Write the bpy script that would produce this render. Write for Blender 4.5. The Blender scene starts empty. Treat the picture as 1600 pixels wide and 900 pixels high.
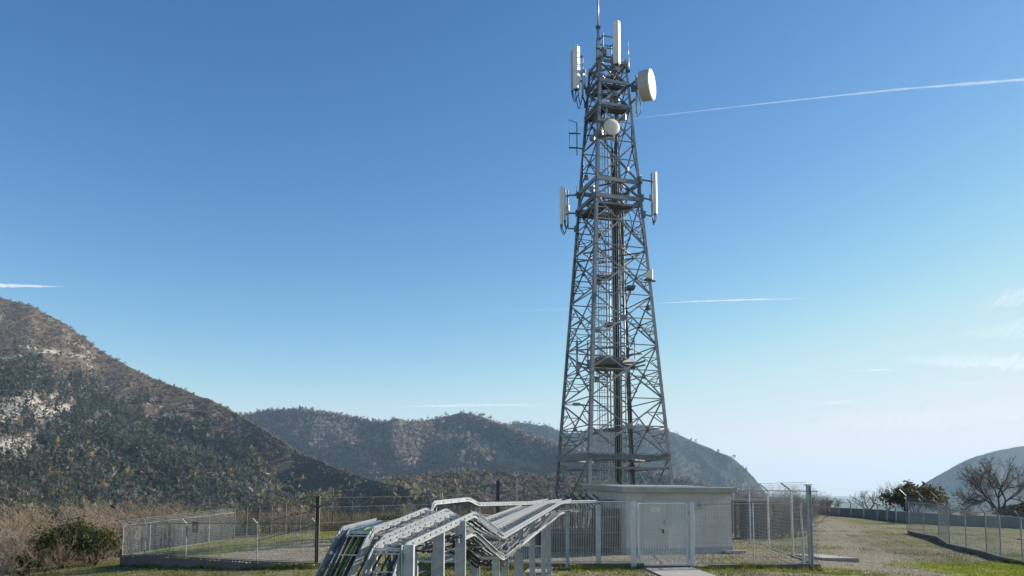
import bpy, math, random
import numpy as np
random.seed(11)
RNG = np.random.default_rng(11)
R = math.radians
sc = bpy.context.scene
COL = sc.collection

# ------------------------------------------------------------------ camera model
F_PX, PP_Y, PITCH, EYE = 1300.0, 653.0, R(5.3), 2.5

def at(px, py, D):
    """world point seen at photo pixel (px, py) at a distance D along +Y"""
    u = (px - 800.0) / F_PX
    v = (PP_Y - py) / F_PX
    yd = math.cos(PITCH) - math.sin(PITCH) * v
    zd = math.sin(PITCH) + math.cos(PITCH) * v
    s = D / yd
    return np.array((u * s, D, EYE + zd * s))

def pix(p):
    x, y, z = p[..., 0], p[..., 1], p[..., 2] - EYE
    d = math.cos(PITCH) * y + math.sin(PITCH) * z
    u = -math.sin(PITCH) * y + math.cos(PITCH) * z
    return 800 + F_PX * x / d, PP_Y - F_PX * u / d

# ------------------------------------------------------------------ numpy noise
def _hash(ix, iy, seed):
    h = (ix.astype(np.int64) * 374761393 + iy.astype(np.int64) * 668265263 + seed * 1442695041) & 0xffffffff
    h = ((h ^ (h >> 13)) * 1274126177) & 0xffffffff
    return ((h ^ (h >> 16)) & 0xffff) / 65535.0

def vnoise(x, y, seed=0):
    x = np.asarray(x, float); y = np.asarray(y, float)
    ix, iy = np.floor(x), np.floor(y)
    fx, fy = x - ix, y - iy
    fx = fx * fx * (3 - 2 * fx); fy = fy * fy * (3 - 2 * fy)
    a = _hash(ix, iy, seed); b = _hash(ix + 1, iy, seed)
    c = _hash(ix, iy + 1, seed); d = _hash(ix + 1, iy + 1, seed)
    return (a * (1 - fx) + b * fx) * (1 - fy) + (c * (1 - fx) + d * fx) * fy

def fbm(x, y, octs=4, seed=0):
    s, a, t = 0.0, 0.5, 0.0
    for k in range(octs):
        s = s + a * vnoise(np.asarray(x) * 2 ** k + 17.3 * k, np.asarray(y) * 2 ** k - 9.1 * k, seed + k)
        t += a; a *= 0.5
    return s / t

def sstep(a, b, x):
    t = np.clip((np.asarray(x, float) - a) / (b - a), 0, 1)
    return t * t * (3 - 2 * t)

# ------------------------------------------------------------------ mesh builder
class MB:
    def __init__(self):
        self.v = []; self.f = []; self.n = 0
    def add(self, verts, faces):
        o = self.n
        self.v.extend([tuple(map(float, p)) for p in verts]); self.n += len(verts)
        self.f.extend([tuple(i + o for i in f) for f in faces])
    def frame(self, p, q, up=None):
        d = np.asarray(q, float) - np.asarray(p, float)
        L = np.linalg.norm(d)
        d = d / (L if L > 1e-9 else 1)
        u = np.array((0, 0, 1.0)) if up is None else np.asarray(up, float)
        if abs(np.dot(u, d)) > 0.98:
            u = np.array((0, 1.0, 0)) if abs(d[1]) < .9 else np.array((1.0, 0, 0))
        s = np.cross(d, u); s /= np.linalg.norm(s)
        t = np.cross(s, d)
        return d, s, t
    def bar(self, p, q, w, h=None, up=None):
        h = w if h is None else h
        p = np.asarray(p, float); q = np.asarray(q, float)
        d, s, t = self.frame(p, q, up)
        c = [(-1, -1), (1, -1), (1, 1), (-1, 1)]
        vs = [b + s * (a * w / 2) + t * (e * h / 2) for b in (p, q) for a, e in c]
        self.add(vs, [(0, 1, 2, 3), (7, 6, 5, 4), (0, 4, 5, 1), (1, 5, 6, 2), (2, 6, 7, 3), (3, 7, 4, 0)])
    def angle(self, p, q, w, th, up):
        """L-profile: two flat plates"""
        p = np.asarray(p, float); q = np.asarray(q, float)
        d, s, t = self.frame(p, q, up)
        prof = [(0, 0), (w, 0), (w, th), (th, th), (th, w), (0, w)]
        vs = [b + s * a + t * e for b in (p, q) for a, e in prof]
        n = 6
        self.add(vs, [tuple(range(n))[::-1], tuple(range(n, 2 * n))] + [(i, (i + 1) % n, n + (i + 1) % n, n + i) for i in range(n)])
    def tube(self, p, q, r0, r1=None, n=6, caps=True):
        r1 = r0 if r1 is None else r1
        p = np.asarray(p, float); q = np.asarray(q, float)
        d, s, t = self.frame(p, q)
        an = [2 * math.pi * i / n for i in range(n)]
        vs = [p + (s * math.cos(a) + t * math.sin(a)) * r0 for a in an] + [q + (s * math.cos(a) + t * math.sin(a)) * r1 for a in an]
        fs = [(i, (i + 1) % n, n + (i + 1) % n, n + i) for i in range(n)]
        if caps: fs += [tuple(range(n))[::-1], tuple(range(n, 2 * n))]
        self.add(vs, fs)
    def path(self, pts, r, n=6):
        pts = [np.asarray(p, float) for p in pts]
        rings = []
        for i, p in enumerate(pts):
            a = pts[max(i - 1, 0)]; b = pts[min(i + 1, len(pts) - 1)]
            d, s, t = self.frame(a, b)
            rr = r[i] if hasattr(r, '__len__') else r
            rings.append([p + (s * math.cos(2 * math.pi * k / n) + t * math.sin(2 * math.pi * k / n)) * rr for k in range(n)])
        vs = [v for g in rings for v in g]
        fs = [(i * n + k, i * n + (k + 1) % n, (i + 1) * n + (k + 1) % n, (i + 1) * n + k) for i in range(len(pts) - 1) for k in range(n)]
        fs += [tuple(range(n))[::-1], tuple(range((len(pts) - 1) * n, len(pts) * n))]
        self.add(vs, fs)
    def box(self, c, size, rz=0.0):
        c = np.asarray(c, float); a, b, h = [x / 2 for x in size]
        ca, sa = math.cos(rz), math.sin(rz)
        vs = []
        for z in (-h, h):
            for x, y in ((-a, -b), (a, -b), (a, b), (-a, b)):
                vs.append(c + np.array((x * ca - y * sa, x * sa + y * ca, z)))
        self.add(vs, [(3, 2, 1, 0), (4, 5, 6, 7), (0, 1, 5, 4), (1, 2, 6, 5), (2, 3, 7, 6), (3, 0, 4, 7)])
    def prism(self, poly, z0, z1):
        n = len(poly)
        vs = [(x, y, z0) for x, y in poly] + [(x, y, z1) for x, y in poly]
        self.add(vs, [tuple(range(n))[::-1], tuple(range(n, 2 * n))] + [(i, (i + 1) % n, n + (i + 1) % n, n + i) for i in range(n)])
    def build(self, name, mat, parent=None, smooth=False, bevel=0.0):
        org = ORG.get(parent.name, (0, 0, 0)) if parent else (0, 0, 0)
        me = bpy.data.meshes.new(name)
        vv = np.asarray(self.v, float) - np.asarray(org)
        me.from_pydata(vv.tolist(), [], self.f); me.update()
        o = bpy.data.objects.new(name, me); COL.objects.link(o)
        me.materials.append(mat)
        if smooth: me.polygons.foreach_set('use_smooth', [True] * len(me.polygons))
        if bevel:
            m = o.modifiers.new('Bevel', 'BEVEL'); m.width = bevel; m.segments = 2; m.limit_method = 'ANGLE'
        if parent:
            o.parent = parent; ORG[o.name] = org
        return o

ORG = {}
def thing(name, label, cat, loc, group=None):
    o = bpy.data.objects.new(name, None); COL.objects.link(o)
    o.location = [float(c) for c in loc]; o.empty_display_size = .2
    ORG[o.name] = tuple(float(c) for c in loc)
    o['label'] = label; o['category'] = cat
    if group: o['group'] = group
    return o

def tag(o, label, cat, group=None):
    o['label'] = label; o['category'] = cat
    if group: o['group'] = group
    return o

def recentre(o, loc):
    """put a single-mesh thing's origin at its base"""
    from mathutils import Matrix, Vector
    v = Vector([float(c) for c in loc])
    o.data.transform(Matrix.Translation(-v)); o.location = v
    return o

def np_mesh(name, co, faces, mat, colors=None, attrs=None, smooth=False):
    """co (n,3), faces (m,k) -> one mesh object; colors (n,4) as a point colour attribute"""
    me = bpy.data.meshes.new(name)
    n, (m, k) = len(co), faces.shape
    me.vertices.add(n); me.vertices.foreach_set('co', np.ascontiguousarray(co, np.float32).ravel())
    me.loops.add(m * k); me.loops.foreach_set('vertex_index', np.ascontiguousarray(faces, np.int32).ravel())
    me.polygons.add(m)
    me.polygons.foreach_set('loop_start', np.arange(0, m * k, k, dtype=np.int32))
    me.polygons.foreach_set('loop_total', np.full(m, k, np.int32))
    if smooth: me.polygons.foreach_set('use_smooth', np.ones(m, bool))
    me.update(calc_edges=True)
    if colors is not None:
        ca = me.color_attributes.new('tint', 'FLOAT_COLOR', 'POINT')
        ca.data.foreach_set('color', np.ascontiguousarray(colors, np.float32).ravel())
    for key, val in (attrs or {}).items():
        a = me.attributes.new(key, 'FLOAT', 'POINT'); a.data.foreach_set('value', np.ascontiguousarray(val, np.float32))
    o = bpy.data.objects.new(name, me); COL.objects.link(o); me.materials.append(mat)
    return o

# ------------------------------------------------------------------ materials
class NT:
    def __init__(self, name):
        self.m = bpy.data.materials.new(name); self.m.use_nodes = True
        self.t = self.m.node_tree; self.b = self.t.nodes['Principled BSDF']
    def n(self, typ, **kw):
        x = self.t.nodes.new(typ)
        for k, v in kw.items():
            if k.startswith('i_'): x.inputs[k[2:].replace('_', ' ')].default_value = v
            else: setattr(x, k, v)
        return x
    def l(self, a, b): self.t.links.new(a, b)
    def noise(self, scale, detail=5, rough=.6, coord=None, w=None):
        x = self.n('ShaderNodeTexNoise'); x.inputs['Scale'].default_value = scale
        x.inputs['Detail'].default_value = detail; x.inputs['Roughness'].default_value = rough
        self.l(coord if coord is not None else self.coord(), x.inputs['Vector'])
        return x
    def coord(self):
        if not hasattr(self, '_c'):
            self._c = self.n('ShaderNodeNewGeometry').outputs['Position']
        return self._c
    def ramp(self, fac, stops):
        r = self.n('ShaderNodeValToRGB'); e = r.color_ramp.elements
        while len(e) < len(stops): e.new(.5)
        for el, (p, c) in zip(e, stops):
            el.position = p; el.color = (*c, 1) if len(c) == 3 else c
        self.l(fac, r.inputs[0]); return r.outputs[0]
    def mix(self, fac, a, b, mode='MIX'):
        x = self.n('ShaderNodeMix', data_type='RGBA', blend_type=mode)
        for s, v in ((0, fac), (6, a), (7, b)):
            if isinstance(v, (int, float)): x.inputs[s].default_value = v
            elif isinstance(v, tuple): x.inputs[s].default_value = (*v, 1) if len(v) == 3 else v
            else: self.l(v, x.inputs[s])
        return x.outputs[2]
    def math(self, op, a, b=0.0):
        x = self.n('ShaderNodeMath', operation=op)
        for s, v in ((0, a), (1, b)):
            if isinstance(v, (int, float)): x.inputs[s].default_value = v
            else: self.l(v, x.inputs[s])
        return x.outputs[0]
    def attr(self, name):
        return self.n('ShaderNodeAttribute', attribute_name=name)
    def bump(self, h, strength=.4, dist=.02):
        b = self.n('ShaderNodeBump'); b.inputs['Strength'].default_value = strength; b.inputs['Distance'].default_value = dist
        self.l(h, b.inputs['Height']); self.l(b.outputs[0], self.b.inputs['Normal'])
    def set(self, **kw):
        for k, v in kw.items(): self.b.inputs[k.replace('_', ' ')].default_value = v
    def base(self, c):
        if isinstance(c, tuple): self.b.inputs['Base Color'].default_value = (*c, 1)
        else: self.l(c, self.b.inputs['Base Color'])

def mottled(name, c0, c1, scale=3, rough=.6, metal=0.0, bump=0.0, bscale=40, lo=.35, hi=.65):
    t = NT(name); nz = t.noise(scale, 6, .65)
    t.base(t.ramp(nz.outputs['Fac'], [(lo, c0), (hi, c1)]))
    t.set(Roughness=rough, Metallic=metal)
    if bump: t.bump(t.noise(bscale, 4).outputs['Fac'], bump, .01)
    return t.m

M = {}
M['galv'] = mottled('galvanised_steel', (.34, .37, .39), (.52, .55, .57), 6, .42, .55)
M['galv_bright'] = mottled('bright_zinc', (.46, .49, .51), (.62, .65, .67), 9, .4, .45)
M['galv_tray'] = mottled('tray_zinc', (.26, .285, .3), (.4, .425, .44), 14, .4, .5)
def m_tower():
    t = NT('weathered_zinc'); nz = t.noise(3, 6, .7); oi = t.n('ShaderNodeObjectInfo')
    c = t.ramp(nz.outputs['Fac'], [(.3, (.115, .124, .137)), (.68, (.235, .248, .266))])
    c = t.mix(1.0, c, t.ramp(oi.outputs['Random'], [(0, (.62, .62, .63)), (.5, (.95, .95, .95)), (1, (1.35, 1.32, 1.28))]), 'MULTIPLY')
    st = t.noise(1.2, 7, .8)
    c = t.mix(t.ramp(st.outputs['Fac'], [(.6, (0, 0, 0)), (.74, (.35, .35, .35))]), c, (.11, .085, .07))
    t.base(c); t.set(Roughness=.45, Metallic=.3); return t.m
M['galv_tower'] = m_tower()
M['galv_dark'] = mottled('dull_steel', (.07, .075, .08), (.15, .15, .15), 4, .6, .3)
M['rusty'] = mottled('rusted_post', (.05, .045, .045), (.14, .09, .07), 9, .8)
M['wire'] = mottled('wire_zinc', (.26, .28, .29), (.38, .4, .41), 3, .5, .4)
M['wire_dark'] = mottled('wire_dark', (.05, .05, .05), (.1, .1, .1), 3, .6, .3)
M['white'] = mottled('white_gloss_plastic', (.74, .74, .73), (.84, .84, .83), 2.5, .38)
M['pinkwhite'] = mottled('aged_radome', (.66, .59, .55), (.76, .69, .64), 3, .5)
M['drum'] = mottled('drum_shroud', (.38, .38, .37), (.5, .49, .47), 4, .5)
M['black'] = mottled('black_cable', (.014, .014, .016), (.06, .06, .064), 6, .4)
M['greycable'] = mottled('grey_cable', (.035, .037, .04), (.13, .135, .14), 6, .45)
M['greencable'] = mottled('green_cable', (.07, .13, .02), (.13, .2, .04), 6, .5)
M['rubberblue'] = mottled('blue_cable', (.03, .06, .1), (.06, .09, .14), 6, .5)
M['wood'] = mottled('bark', (.045, .035, .03), (.12, .1, .085), 14, .9, 0, .4, 60)

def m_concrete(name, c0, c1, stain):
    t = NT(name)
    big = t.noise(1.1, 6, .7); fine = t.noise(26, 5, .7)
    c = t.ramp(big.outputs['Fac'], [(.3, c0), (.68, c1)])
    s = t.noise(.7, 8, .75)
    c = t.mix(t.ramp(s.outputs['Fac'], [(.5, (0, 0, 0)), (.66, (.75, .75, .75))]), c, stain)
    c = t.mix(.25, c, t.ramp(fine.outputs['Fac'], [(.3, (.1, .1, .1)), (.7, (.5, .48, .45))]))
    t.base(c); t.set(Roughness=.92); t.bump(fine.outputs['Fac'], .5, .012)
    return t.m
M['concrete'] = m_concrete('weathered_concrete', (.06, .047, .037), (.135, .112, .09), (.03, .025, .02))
M['slab'] = m_concrete('pale_concrete', (.26, .245, .22), (.38, .36, .325), (.17, .16, .13))

def m_hut():
    t = NT('grey_render')
    tc = t.coord()
    sep = t.n('ShaderNodeSeparateXYZ'); t.l(tc, sep.inputs[0])
    nz = t.noise(1.4, 7, .7); st = t.n('ShaderNodeMapping'); st.inputs['Scale'].default_value = (5, 5, .5)
    t.l(tc, st.inputs[0]); run = t.noise(1, 6, .65, st.outputs[0])
    c = t.ramp(nz.outputs['Fac'], [(.3, (.485, .455, .41)), (.7, (.56, .53, .485))])
    c = t.mix(t.ramp(run.outputs['Fac'], [(.48, (0, 0, 0)), (.72, (.6, .6, .6))]), c, (.38, .35, .31))
    fr = t.math('FRACT', t.math('MULTIPLY', t.math('ADD', sep.outputs[2], 10.12), 2.9))
    groove = t.math('LESS_THAN', fr, .035)
    c = t.mix(t.math('MULTIPLY', groove, .45), c, (.2, .19, .18))
    t.base(c); t.set(Roughness=.85)
    fine = t.noise(60, 4, .7)
    t.bump(t.math('SUBTRACT', fine.outputs['Fac'], t.math('MULTIPLY', groove, 2.0)), .25, .008)
    return t.m
M['hut'] = m_hut()
M['plinth'] = m_concrete('bluegrey_plinth', (.27, .29, .31), (.36, .38, .4), (.2, .21, .22))
M['fascia'] = mottled('fascia_metal', (.26, .26, .255), (.33, .33, .32), 2, .55, .1)
M['roof'] = mottled('roof_felt', (.3, .3, .29), (.4, .39, .38), 2, .9)
M['door'] = mottled('door_paint', (.47, .43, .37), (.53, .485, .42), 2, .6)
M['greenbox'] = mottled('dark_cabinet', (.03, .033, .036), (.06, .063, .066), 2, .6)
M['redmark'] = mottled('red_plastic', (.25, .04, .045), (.32, .06, .06), 4, .6)
M['signbrown'] = mottled('sign_board', (.035, .032, .02), (.08, .065, .035), 8, .7)
M['orange'] = mottled('orange_mark', (.45, .16, .04), (.55, .22, .06), 8, .7)

def m_tint(name, rough=.9, spec=.2, trans=0.0):
    t = NT(name); a = t.attr('tint')
    t.base(a.outputs['Color']); t.set(Roughness=rough)
    t.b.inputs['Specular IOR Level'].default_value = spec
    if trans:
        tr = t.n('ShaderNodeBsdfTranslucent'); t.l(a.outputs['Color'], tr.inputs[0])
        mx = t.n('ShaderNodeMixShader'); mx.inputs[0].default_value = trans
        t.l(t.b.outputs[0], mx.inputs[1]); t.l(tr.outputs[0], mx.inputs[2])
        t.l(mx.outputs[0], t.t.nodes['Material Output'].inputs['Surface'])
    return t.m
M['leaf'] = m_tint('leaves', .7, .25, .3)
M['farleaf'] = m_tint('far_leaves', .85, .1, .38)
M['twig'] = m_tint('twigs', .95, .1)

def m_ground():
    t = NT('grass_and_gravel')
    g = t.attr('grass').outputs['Fac']; moss = t.attr('moss').outputs['Fac']
    vor = t.n('ShaderNodeTexVoronoi'); vor.inputs['Scale'].default_value = 16; t.l(t.coord(), vor.inputs['Vector'])
    n1 = t.noise(.35, 6, .7); n2 = t.noise(5, 6, .75); n3 = t.noise(30, 4, .7)
    grav = t.ramp(n2.outputs['Fac'], [(.25, (.115, .1, .07)), (.5, (.225, .2, .145)), (.75, (.335, .3, .23))])
    grav = t.mix(.45, grav, t.ramp(vor.outputs['Color'], [(.1, (.1, .088, .064)), (.9, (.41, .37, .295))]))
    grass = t.ramp(n2.outputs['Fac'], [(.25, (.07, .08, .018)), (.5, (.15, .156, .036)), (.78, (.3, .27, .09))])
    grass = t.mix(t.ramp(n1.outputs['Fac'], [(.42, (0, 0, 0)), (.62, (.6, .6, .6))]), grass, (.21, .185, .08))
    grass = t.mix(moss, grass, t.ramp(n2.outputs['Fac'], [(.3, (.13, .16, .015)), (.7, (.27, .3, .03))]))
    f = t.math('ADD', g, t.math('MULTIPLY', t.math('SUBTRACT', n2.outputs['Fac'], .5), 1.1))
    f = t.math('ADD', f, t.math('MULTIPLY', t.math('SUBTRACT', n1.outputs['Fac'], .5), .7))
    f = t.math('ADD', f, t.math('MULTIPLY', t.math('SUBTRACT', n3.outputs['Fac'], .5), 1.0))
    f = t.ramp(f, [(.22, (0, 0, 0)), (.8, (1, 1, 1))])
    t.base(t.mix(f, grav, grass)); t.set(Roughness=.97); t.b.inputs['Specular IOR Level'].default_value = .1
    t.bump(t.math('ADD', n2.outputs['Fac'], t.math('MULTIPLY', n3.outputs['Fac'], .6)), .9, .08)
    return t.m
M['ground'] = m_ground()

def m_hill():
    t = NT('hillside')
    a = t.attr('tint')
    n1 = t.noise(.012, 8, .7); n2 = t.noise(.09, 8, .75); n3 = t.noise(.35, 5, .7)
    c = t.mix(.8, a.outputs['Color'], t.ramp(n2.outputs['Fac'], [(.25, (.3, .3, .3)), (.75, (.75, .75, .75))]), 'OVERLAY')
    c = t.mix(t.ramp(n1.outputs['Fac'], [(.4, (0, 0, 0)), (.62, (.6, .6, .6))]), c, (.085, .066, .045))
    r = t.attr('rock').outputs['Fac']
    f = t.math('ADD', r, t.math('MULTIPLY', t.math('SUBTRACT', n3.outputs['Fac'], .5), 1.5))
    f = t.math('ADD', f, t.math('MULTIPLY', t.math('SUBTRACT', n2.outputs['Fac'], .5), 1.2))
    f = t.ramp(f, [(.5, (0, 0, 0)), (.62, (1, 1, 1))])
    c = t.mix(f, c, t.ramp(t.math('ADD', t.math('MULTIPLY', n3.outputs['Fac'], .5), t.math('MULTIPLY', n2.outputs['Fac'], .5)), [(.36, (.13, .11, .09)), (.5, (.36, .33, .29)), (.62, (.6, .56, .51))]))
    t.base(c); t.set(Roughness=.98); t.b.inputs['Specular IOR Level'].default_value = .05
    t.bump(t.math('ADD', n2.outputs['Fac'], t.math('MULTIPLY', n3.outputs['Fac'], .35)), 1.0, 6.0)
    return t.m
M['hill'] = m_hill()

def m_cloud(name, dens):
    """ice cloud: a thin translucent veil, softer towards its rim"""
    t = NT(name)
    nz = t.noise(.004, 6, .65); a = t.attr('dens').outputs['Fac']
    al = t.math('MULTIPLY', a, t.math('MULTIPLY', t.ramp(nz.outputs['Fac'], [(.3, (.35, .35, .35)), (.65, (1, 1, 1))]), dens))
    d = t.n('ShaderNodeBsdfDiffuse'); d.inputs[0].default_value = (.95, .95, .95, 1)
    tr = t.n('ShaderNodeBsdfTranslucent'); tr.inputs[0].default_value = (.95, .95, .95, 1)
    m1 = t.n('ShaderNodeMixShader'); m1.inputs[0].default_value = .75; t.l(d.outputs[0], m1.inputs[1]); t.l(tr.outputs[0], m1.inputs[2])
    tp = t.n('ShaderNodeBsdfTransparent'); m2 = t.n('ShaderNodeMixShader')
    t.l(al, m2.inputs[0]); t.l(tp.outputs[0], m2.inputs[1]); t.l(m1.outputs[0], m2.inputs[2])
    t.l(m2.outputs[0], t.t.nodes['Material Output'].inputs['Surface'])
    return t.m
M['trail'] = m_cloud('contrail_ice', 1.0)
M['bwall'] = m_concrete('dark_screen_wall', (.13, .132, .13), (.21, .21, .205), (.075, .075, .07))

M['post'] = mottled('dull_zinc_post', (.2, .215, .23), (.32, .34, .36), 5, .45, .5)
M['stone'] = m_tint('stones', .95, .15)

M['gate'] = mottled('pale_zinc_paint', (.56, .58, .59), (.68, .7, .7), 8, .5, .1)
M['traypost'] = mottled('post_zinc', (.4, .43, .45), (.55, .58, .6), 7, .45, .35)
# ------------------------------------------------------------------ camera, light, sky
cam_d = bpy.data.cameras.new('camera'); cam = bpy.data.objects.new('camera', cam_d); COL.objects.link(cam)
cam.location = (0, 0, EYE); cam.rotation_euler = (R(90) + PITCH, 0, 0)
cam_d.sensor_width = 36; cam_d.lens = 36 * F_PX / 1600.0
cam_d.shift_y = (PP_Y - 450.0) / 1600.0
cam_d.clip_start = .1; cam_d.clip_end = 60000
sc.camera = cam

SUN_EL, SUN_AZ = R(24), R(77)           # azimuth from +Y towards +X
ld = bpy.data.lights.new('sun', 'SUN'); ld.energy = 5.0; ld.angle = R(.53); ld.color = (1.0, .93, .82)
sun = bpy.data.objects.new('sun', ld); COL.objects.link(sun)
from mathutils import Vector
sd = Vector((math.sin(SUN_AZ) * math.cos(SUN_EL), math.cos(SUN_AZ) * math.cos(SUN_EL), math.sin(SUN_EL)))
sun.rotation_euler = (-sd).to_track_quat('-Z', 'Y').to_euler()
sun.location = sd * 80

w = bpy.data.worlds.new('World'); sc.world = w; w.use_nodes = True
wt = w.node_tree; bg = wt.nodes['Background']
sky = wt.nodes.new('ShaderNodeTexSky'); sky.sky_type = 'NISHITA'; sky.sun_disc = False
sky.sun_elevation = SUN_EL; sky.sun_rotation = SUN_AZ
sky.altitude = 800; sky.air_density = 1.0; sky.dust_density = .4; sky.ozone_density = 3.5
# the clear, dry winter sky: a deeper blue away from the horizon than the stock model gives
sp_ = wt.nodes.new('ShaderNodeSeparateColor'); cb_ = wt.nodes.new('ShaderNodeCombineColor')
wt.links.new(sky.outputs[0], sp_.inputs[0])
for ch, ref, pw, gain in ((0, .40 / .161, .9, 1.07), (1, .62 / .161, .42, .985), (2, .75 / .161, .15, .87)):
    a_ = wt.nodes.new('ShaderNodeMath'); a_.operation = 'DIVIDE'; a_.inputs[1].default_value = ref; wt.links.new(sp_.outputs[ch], a_.inputs[0])
    b_ = wt.nodes.new('ShaderNodeMath'); b_.operation = 'MINIMUM'; b_.inputs[1].default_value = 1.0; wt.links.new(a_.outputs[0], b_.inputs[0])
    c_ = wt.nodes.new('ShaderNodeMath'); c_.operation = 'POWER'; c_.inputs[1].default_value = pw; wt.links.new(b_.outputs[0], c_.inputs[0])
    d_ = wt.nodes.new('ShaderNodeMath'); d_.operation = 'MULTIPLY'; d_.inputs[1].default_value = gain; wt.links.new(c_.outputs[0], d_.inputs[0])
    e_ = wt.nodes.new('ShaderNodeMath'); e_.operation = 'MULTIPLY'; wt.links.new(d_.outputs[0], e_.inputs[0]); wt.links.new(sp_.outputs[ch], e_.inputs[1])
    f_ = wt.nodes.new('ShaderNodeMath'); f_.operation = 'SMOOTH_MIN'; f_.inputs[1].default_value = (4.45, 4.25, 4.3)[ch]; f_.inputs[2].default_value = 2.0; wt.links.new(e_.outputs[0], f_.inputs[0])
    wt.links.new(f_.outputs[0], cb_.inputs[ch])
wt.links.new(cb_.outputs[0], bg.inputs[0]); bg.inputs[1].default_value = .105
vs = sc.view_settings
vs.view_transform = 'Standard'; vs.look = 'None'; vs.exposure = 0.92; vs.gamma = 1; vs.use_curve_mapping = False
cy = sc.cycles
cy.use_denoising = True; cy.max_bounces = 6; cy.diffuse_bounces = 3; cy.glossy_bounces = 2
cy.transparent_max_bounces = 24; cy.volume_bounces = 1; cy.transmission_bounces = 3
cy.use_adaptive_sampling = False

# ------------------------------------------------------------------ ground
def smooth_line(x, xs, ys):
    return np.interp(x, xs, ys)

def h_ground(x, y):
    x = np.asarray(x, float); y = np.asarray(y, float)
    z = np.zeros(np.broadcast(x, y).shape)
    z = z - .066 * np.maximum(0, -x - 4.5) * sstep(10, 26, y)
    z = z - .044 * np.maximum(0, x - 8.5) * (1 - sstep(34, 60, y)) * sstep(14, 26, y)
    z = z + .05 * (fbm(x * .35, y * .35, 4, 5) - .5)
    edge = np.interp(x, [-60, -22, -8, 12, 24, 45, 80], [40, 58, 62, 66, 112, 128, 110])
    d = np.maximum(0, y - edge)
    dl = np.maximum(0, -x - 34)
    dr = np.maximum(0, x - 75)
    drop = .27 * d * sstep(0, 25, d) + .3 * dl * sstep(0, 20, dl) + .25 * dr * sstep(0, 20, dr)
    valley = -150 + 70 * fbm(x / 900, y / 900, 5, 31) - 35
    far = np.hypot(x, y)
    valley = valley + (125) * sstep(6500, 13500, far)
    return np.where(drop > 0, np.maximum(z - drop, valley), z)

def graded(lo, a, b, hi, step, ratio):
    core = list(np.arange(a, b + step / 2, step))
    up, s, v = [], step, b
    while v < hi: s *= ratio; v += s; up.append(min(v, hi))
    dn, s, v = [], step, a
    while v > lo: s *= ratio; v -= s; dn.append(max(v, lo))
    return np.array(dn[::-1] + core + up)

def blob(x, y, cx, cy_, rx, ry):
    return np.exp(-(((x - cx) / rx) ** 2 + ((y - cy_) / ry) ** 2))

PATH = [at(1006, 886.5, 28.6)[0], at(1086, 886.5, 28.6)[0]]
def grass_masks(x, y):
    n = fbm(x * .45, y * .45, 4, 77); n2 = fbm(x * 1.7, y * 1.7, 3, 78)
    g = .4 + 1.0 * (n - .42)
    left = sstep(-1.5, -4.5, x)
    g = g * (1 - left) + left * (.62 + .9 * (n2 - .5))
    strip = sstep(26.9, 27.7, y + .6 * (n2 - .5)) * (1 - sstep(28.9, 29.3, y)) * sstep(-3, 0, x) * (1 - sstep(10.6, 12.5, x))
    path = sstep(PATH[0] - .25, PATH[0] + .1, x) * (1 - sstep(PATH[1] - .1, PATH[1] + .25, x)) * (1 - sstep(29.2, 29.6, y))
    g = np.maximum(g, strip * .95) * (1 - path)
    fr = np.maximum(0, x - 11) * (1 - sstep(31.5, 32.5, y * .72 + (x - 14) * -.28 + 9.2))
    corner = sstep(14.2, 16.4, x + 1.5 * (n2 - .5)) * (1 - sstep(36.0, 39.5, y + 1.2 * (n2 - .5) - (x - 20) * .5))
    g = np.maximum(g, corner * .9)
    tuft = blob(x, y, 11.6, 29.6, 1.4, 1.1)
    g = np.maximum(g, tuft * .95)
    tc = np.interp(y, [24, 28, 33, 37, 45, 53, 64, 76, 100], [7.5, 9.6, 13.2, 15.6, 18.8, 21.4, 24.6, 28, 36])
    trk = np.exp(-((x - tc + .8 * (n - .5)) / np.interp(y, [24, 37, 60], [4.2, 3.0, 2.2])) ** 4) * sstep(9.5, 11.5, x + .25 * (y - 27))
    g = g - .24 * trk * (1 - strip) + .25 * trk * (n2 - .5)
    rut = np.exp(-((np.abs(x - tc) - .85) / .28) ** 2) * sstep(11, 13, x)
    g = g - .25 * rut
    verge = sstep(42, 55, y) * (1 - sstep(60, 72, y)) * sstep(12, 18, x)
    g = np.maximum(g, .72 * sstep(.42, .58, n) * sstep(36, 46, y) * (1 - .75 * trk))
    moss = np.clip(strip * .85 * sstep(.4, .6, n2) + corner * .95 + tuft * .8, 0, 1)
    g = g + .5 * (fbm(x * 4.5, y * 4.5, 3, 79) - .5)
    return np.clip(g, 0, 1), moss

xs = graded(-16000, -30, 36, 16000, .3, 1.16); ys = graded(-900, 24, 66, 15000, .3, 1.13)
GX, GY = np.meshgrid(xs, ys); GZ = h_ground(GX, GY)
co = np.stack([GX.ravel(), GY.ravel(), GZ.ravel()], 1)
nx, ny = len(xs), len(ys)
idx = np.arange(nx * ny).reshape(ny, nx)
fc = np.stack([idx[:-1, :-1].ravel(), idx[:-1, 1:].ravel(), idx[1:, 1:].ravel(), idx[1:, :-1].ravel()], 1)
g_, m_ = grass_masks(co[:, 0], co[:, 1])
g_ = np.where(np.hypot(co[:, 0], co[:, 1]) > 140, .9, g_)
ground = np_mesh('ground', co, fc, M['ground'], attrs={'grass': g_, 'moss': m_}, smooth=True)
ground['kind'] = 'structure'

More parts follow.
